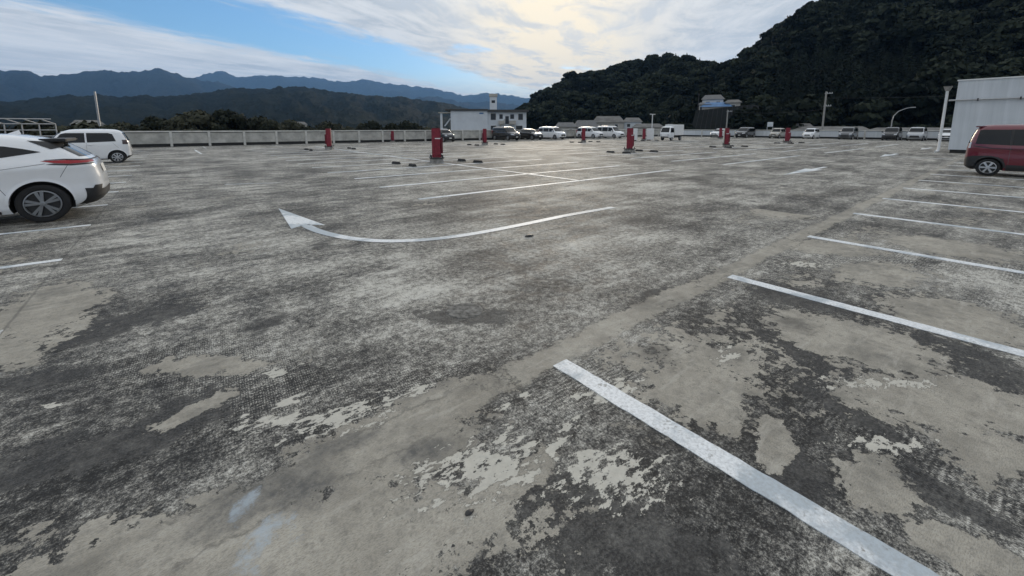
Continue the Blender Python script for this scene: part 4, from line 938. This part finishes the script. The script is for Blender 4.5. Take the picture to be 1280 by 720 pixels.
# ------------------------------------------------------------------ buildings beyond the deck
def windows(parent, x0, y, z, n, dx, w, h, material=None):
    for k in range(n):
        f_ = box('window', M['white_trim'], parent, x0 + k*dx, x0 + k*dx + w, y - .06, y + .02, z, z + h)
        box('pane', M['window'], f_, x0 + k*dx + .08, x0 + k*dx + w - .08, y - .075, y - .061, z + .08, z + h - .08)
# white stucco block with roof tower: local x runs along its front, -y faces the deck
bl = empty('stucco_block', (46.0, 82.0, GZ), R(-36)); tag(bl, 'white and pale blue stucco block with a square roof tower behind the parapet', 'building')
T = 2.3 - GZ
box('wall', M['stucco'], bl, 2.3, 10.4, 0, 9, 0, T + 3.05); box('wall', M['stucco'], bl, 10.41, 19.0, .35, 9, 0, T + 2.85)
box('roof_slab', M['roof_dark'], bl, 1.2, 10.5, -.35, 9.3, T + 3.06, T + 3.42); box('roof_slab', M['roof_dark'], bl, 10.52, 19.5, -.35, 9.3, T + 2.86, T + 3.30)
box('porch_post', M['stucco'], bl, .0, .45, .3, .75, 0, T + 2.5); box('porch_roof', M['stucco_cream'], bl, -.4, 2.28, .1, 3, T + 2.52, T + 2.75)
tw = box('tower', M['stucco'], bl, 10.9, 12.5, 3, 4.6, T + 3.31, T + 6.3, .05); box('tower_cap', M['stucco_cream'], bl, 10.75, 12.65, 2.85, 4.75, T + 6.31, T + 6.95)
box('tower_opening', M['window'], tw, 11.3, 12.1, 2.97, 2.995, T + 4.9, T + 5.5)
windows(bl, 11.0, .35, T + 1.0, 1, 3, 1.3, 1.6); windows(bl, 17.1, .35, T + 1.0, 1, 3, 1.2, 1.5); windows(bl, 11.0, .35, T - 1.6, 1, 3, 1.4, 1.5); windows(bl, 16.6, .35, T - 1.5, 1, 3, 1.6, 1.4)
box('doorway', M['window'], bl, 14.3, 15.1, .30, .348, T + .2, T + 1.9)
for k, (a, b_) in enumerate(((12.8, 14.1), (15.2, 16.6))): box('balcony', M['stucco_cream'], bl, a, b_, -.6, .34, T + .1, T + .9); box('doorway', M['window'], bl, a + .2, b_ - .35, .30, .348, T + 1.3, T + 2.3)
finish(tube(bmesh.new(), [(12.8, -.3, T - .8), (14.2, -.3, T + 1.2)], .12, 6), 'stair_rail', M['stucco_cream'], bl)
finish(tube(bmesh.new(), [(.9, .8, T - .3), (2.2, .8, T + 1.4)], .16, 6), 'stair_rail', M['stucco'], bl)
box('sign_panel', M['tarp'], bl, 8.6, 9.5, -.03, -.004, T + 2.35, T + 2.65)
def house(bearing, d, w, dep, wall_h, roof_h, rz, wallm, roofm, label, z=GZ, cat='house', nwin=2):
    e = empty('house', at(bearing, d, z), R(rz)); tag(e, label, cat)
    box('wall', wallm, e, -w/2, w/2, 0, dep, 0, wall_h)
    o = .5; bm = bmesh.new()
    A = [bm.verts.new(p) for p in ((-w/2 - o, -o, wall_h + .004), (w/2 + o, -o, wall_h + .004), (w/2 + o, dep + o, wall_h + .004), (-w/2 - o, dep + o, wall_h + .004), (-w/2 + w*.12, dep/2, wall_h + roof_h), (w/2 - w*.12, dep/2, wall_h + roof_h))]
    for q in ((0, 1, 2, 3), (0, 1, 5, 4), (1, 2, 5), (2, 3, 4, 5), (3, 0, 4)): bm.faces.new([A[i] for i in q])
    finish(bm, 'roof', roofm, e)
    for k in range(nwin):
        a = -w/2 + w*(k + .5)/nwin - .6
        f_ = box('window', M['white_trim'], e, a, a + 1.3, -.06, -.003, wall_h - 1.9, wall_h - .6); box('pane', M['window'], f_, a + .1, a + 1.2, -.075, -.061, wall_h - 1.8, wall_h - .7)
    return e
HZ = 1.6 - GZ
house(46.2, 150, 7, 6, HZ + .4, 1.6, -46, M['stucco_cream'], M['roof_grey'], 'small cream house with broken roofline at the foot of the wooded hill')
house(49.0, 152, 8, 7, HZ + .2, 2.6, -42, M['stucco_cream'], M['roof_grey'], 'low cream house between two hillside houses, hipped roof')
house(51.8, 158, 11, 8, HZ + 2.0, 2.4, -50, M['stucco_cream'], M['roof_tin'], 'larger house with stepped tin roof above the white minivan')
house(54.9, 160, 6, 7, HZ + 2.2, 1.6, -52, M['stucco'], M['roof_tin'], 'narrow pale house rising above its neighbours at the hill foot')
house(56.8, 150, 10, 7, HZ + .2, 1.3, -56, M['stucco_cream'], M['roof_tin'], 'long low house with blue grey tin roof near the twin lamp pole')
house(60.6, 140, 9, 8, HZ - .6, 1.9, -60, M['stucco_cream'], M['roof_grey'], 'grey roofed house at the foot of the netted slope')
house(72.0, 132, 13, 9, HZ - .7, 1.9, -74, M['stucco_cream'], M['roof_tin'], 'long tin roofed house with a water tank under the forest')
house(76.0, 128, 16, 9, HZ - .9, 1.3, -78, M['stucco_cream'], M['roof_tin'], 'wide low shed with weathered tin roof under the forest hill')
house(84.0, 120, 24, 9, HZ - 1.2, 1.3, -84, M['stucco_cream'], M['roof_tin'], 'very long low shed behind the right parapet near the white building', nwin=4)
house(-6.2, 210, 8, 7, HZ + 1.2, 1.6, 6, M['stucco_cream'], M['roof_tin'], 'small cream house far off beside the slim light pole')
house(-8.6, 215, 14, 7, HZ - 1.2, 1.6, 8, M['stucco_cream'], M['roof_tin'], 'long low roof far off behind the pipe railing')
house(12.0, 330, 12, 8, HZ + 2.4, 2, -10, M['stucco_cream'], M['roof_tin'], 'distant pale house between the tree tops and the wooded hills')
tk = empty('water_tank', at(70.4, 124, GZ), R(-74)); tag(tk, 'pale square water tank on a frame above the tin roof', 'tank')
box('tank', M['stucco'], tk, -.6, .6, -.55, .55, HZ + .3, HZ + 1.45, .08)
for sx in (-1, 1):
    for sy in (-1, 1): box('leg', M['galv'], tk, sx*.6 - .06, sx*.6 + .06, sy*.5 - .06, sy*.5 + .06, 0, HZ + .298)
# netted cut slope with houses on its top
b0 = at(61.2, 138); b1 = at(69.2, 133); d = (b1 - b0).normalized(); n_ = Vector((-d.y, d.x, 0)); n_ = n_ if n_.dot(b0) > 0 else -n_
sl = empty('cut_slope', (b0.x, b0.y, GZ), math.atan2(d.y, d.x)); tag(sl, 'dark netted cut slope below the blue roofed hillside house', 'slope')
Ls = (b1 - b0).length
bm = bmesh.new(); q = [bm.verts.new(p) for p in ((0, 0, 0), (Ls, 0, 0), (Ls, 14, 0), (0, 14, 0), (1.2, 5.5, HZ + 5.4), (Ls - 3, 5.5, HZ + 6.6), (Ls - 3, 14, HZ + 6.6), (1.2, 14, HZ + 5.4))]
for f_ in ((3, 2, 1, 0), (0, 1, 5, 4), (1, 2, 6, 5), (2, 3, 7, 6), (3, 0, 4, 7), (4, 5, 6, 7)): bm.faces.new([q[i] for i in f_])
finish(bm, 'slope_face', M['net'], sl)
for k in range(1, 12):
    x = Ls*k/12; finish(tube(bmesh.new(), [(x, -.05, .5), (1.2 + (Ls - 4.2)*k/12, 5.4, HZ + 5.4 + 1.2*k/12)], .05, 4), 'net_cable', M['steel'], sl)
for k, (bb, d_, zz_, sc_) in enumerate(((69.0, 131, GZ, 1.25), (68.2, 136, GZ + 4, 1.2), (67.9, 141, GZ + 6.5, .8), (61.6, 134, GZ, .95), (60.9, 141, GZ + 1, 1.15), (63.6, 158, GZ + 11, 1.0), (65.6, 160, GZ + 11, 1.0), (69.9, 133, GZ, 1.4), (70.8, 136, GZ, 1.3))):
    tree('slope_tree', BROAD, k, at(bb, d_, zz_), sc_, k*1.3, 'dark broadleaf tree crowding the edge of the netted cut slope', 'trees round the cut slope')
h1 = house(64.2, 150, 6, 5, 2.0, 1.6, -62, M['stucco'], M['roof_grey'], 'white gabled house perched above the blue roof on the cut slope', HZ + GZ + 7.0)
h2 = house(64.6, 146, 8, 4, 1.2, 1.5, -64, M['stucco_cream'], M['tarp'], 'hillside house with bright blue roof on top of the cut slope', HZ + GZ + 5.3)
h3 = house(66.4, 147, 4, 4, 1.4, 1.0, -66, M['stucco_cream'], M['roof_tin'], 'little low shed at the edge of the cut slope beside the blue roof', HZ + GZ + 6.3, 'shed', 1)
h4 = house(63.3, 147, 3, 4, 2.0, .8, -62, M['stucco_cream'], M['roof_grey'], 'small narrow house adjoining the blue roof on the cut slope', HZ + GZ + 5.3)

# ------------------------------------------------------------------ poles, lamps, wires
def pole(bearing, d, top_el, label, arms=2, cat='utility pole', m_=None, r=.16, arm=1.1, lean=0, rz=0):
    e = empty('utility_pole', at(bearing, d, GZ), R(rz)); tag(e, label, cat); ztop = 1.6 + d*math.tan(R(top_el)) - GZ
    finish(tube(bmesh.new(), [(0, 0, 0), (lean, 0, ztop)], [r*1.25, r], 8), 'pole', m_ or M['pole'], e)
    for k in range(arms):
        z = ztop - .5 - 2.6*k; a = box('cross_arm', M['galv'], e, lean - arm*.25, lean + arm, -.06, .06, z, z + .13)
        for j in range(3): box('insulator', M['white_trim'], a, lean + arm*(.2 + .35*j) - .05, lean + arm*(.2 + .35*j) + .05, -.05, .05, z + .131, z + .33)
    return e, ztop
pole(75.3, 112, 3.9, 'tall grey utility pole with two cross arms before the dark forest', rz=-75)
pole(65.9, 128, 2.15, 'utility pole with small cross arm in front of the netted slope', 1, rz=-66)
pole(62.6, 146, 4.3, 'thin dark bare pole standing close to the hillside houses', 0, m_=M['steel'], r=.1)
pole(-5.4, 120, 3.45, 'slim pale light pole standing beside the far end of the parapet', 0, 'light pole', M['galv'], r=.17)
e, zt = pole(57.3, 96, 1.7, 'white twin headed lamp pole behind the box truck', 0, 'lamp pole', M['white_trim'], r=.10)
for s in (-1, 1): box('lamp_head', M['white_trim'], e, s*.55 - .3, s*.55 + .3, -.15, .15, zt, zt + .14)
sl_ = empty('street_lamp', at(80.9, 104, GZ), R(-81)); tag(sl_, 'grey street lamp with curved arm before the dark forest', 'street lamp')
z = 1.6 - GZ
finish(tube(bmesh.new(), [(0, 0, 0), (0, 0, z + 1.2), (.15, 0, z + 2.2), (.7, 0, z + 3.0), (1.7, 0, z + 3.5), (2.3, 0, z + 3.62)], [.11, .09, .08, .07, .06, .05], 8), 'pole', M['galv'], sl_, smooth=60)
box('lamp_head', M['galv'], sl_, 2.2, 2.9, -.14, .14, z + 3.55, z + 3.70, .02)
def wire(a, b_, sag, label):
    a = Vector(a); b_ = Vector(b_); pts = [a.lerp(b_, t/16) - Vector((0, 0, sag*4*(t/16)*(1 - t/16))) for t in range(17)]
    tag(finish(tube(bmesh.new(), pts, .022, 4), 'power_line', M['steel']), label, 'wire', 'power lines before the forest')
pa = at(75.3, 112, 1.6 + 112*math.tan(R(3.2))); wire(pa, at(98, 125, 9.0), .8, 'thin dark power line strung in front of the forest')
wire(at(75.3, 112, 1.6 + 112*math.tan(R(2.0))), at(65.9, 128, 6.0), .6, 'thin dark power line strung in front of the forest')

# small debris lying on the deck
def lump(x, y, s, label):
    bm = bmesh.new(); bmesh.ops.create_icosphere(bm, subdivisions=2, radius=1)
    for q in bm.verts: q.co *= 1 + .35*mnoise.noise(q.co*1.7 + Vector((x, y, 0))); q.co = Vector((q.co.x*s*1.5, q.co.y*s, max(q.co.z, -.3)*s*.45 + s*.13))
    tag(finish(bm, 'debris', M['trim'], None, loc=(x, y, .002)), label, 'debris')
lump(4.0, 4.55, .05, 'black lump of rubber lying beside the curved arrow')
lump(.82, 1.30, .014, 'tiny dark scrap lying on the bare mortar patch')

# ------------------------------------------------------------------ haze over the whole valley
hz = box('haze', None, None, -13000, 13000, -13000, 13000, GZ - 1.2, 1350); tag(hz, kind='stuff')
m = bpy.data.materials.new('valley_haze'); m.use_nodes = True; m.node_tree.nodes.clear()
pv = m.node_tree.nodes.new('ShaderNodeVolumePrincipled'); pv.inputs['Color'].default_value = (.27, .54, 1.0, 1); pv.inputs['Density'].default_value = 7e-5; pv.inputs['Anisotropy'].default_value = .2
om = m.node_tree.nodes.new('ShaderNodeOutputMaterial'); m.node_tree.links.new(pv.outputs[0], om.inputs['Volume']); hz.data.materials.append(m)
print('trees in mass', len(mass), 'single', nsingle)
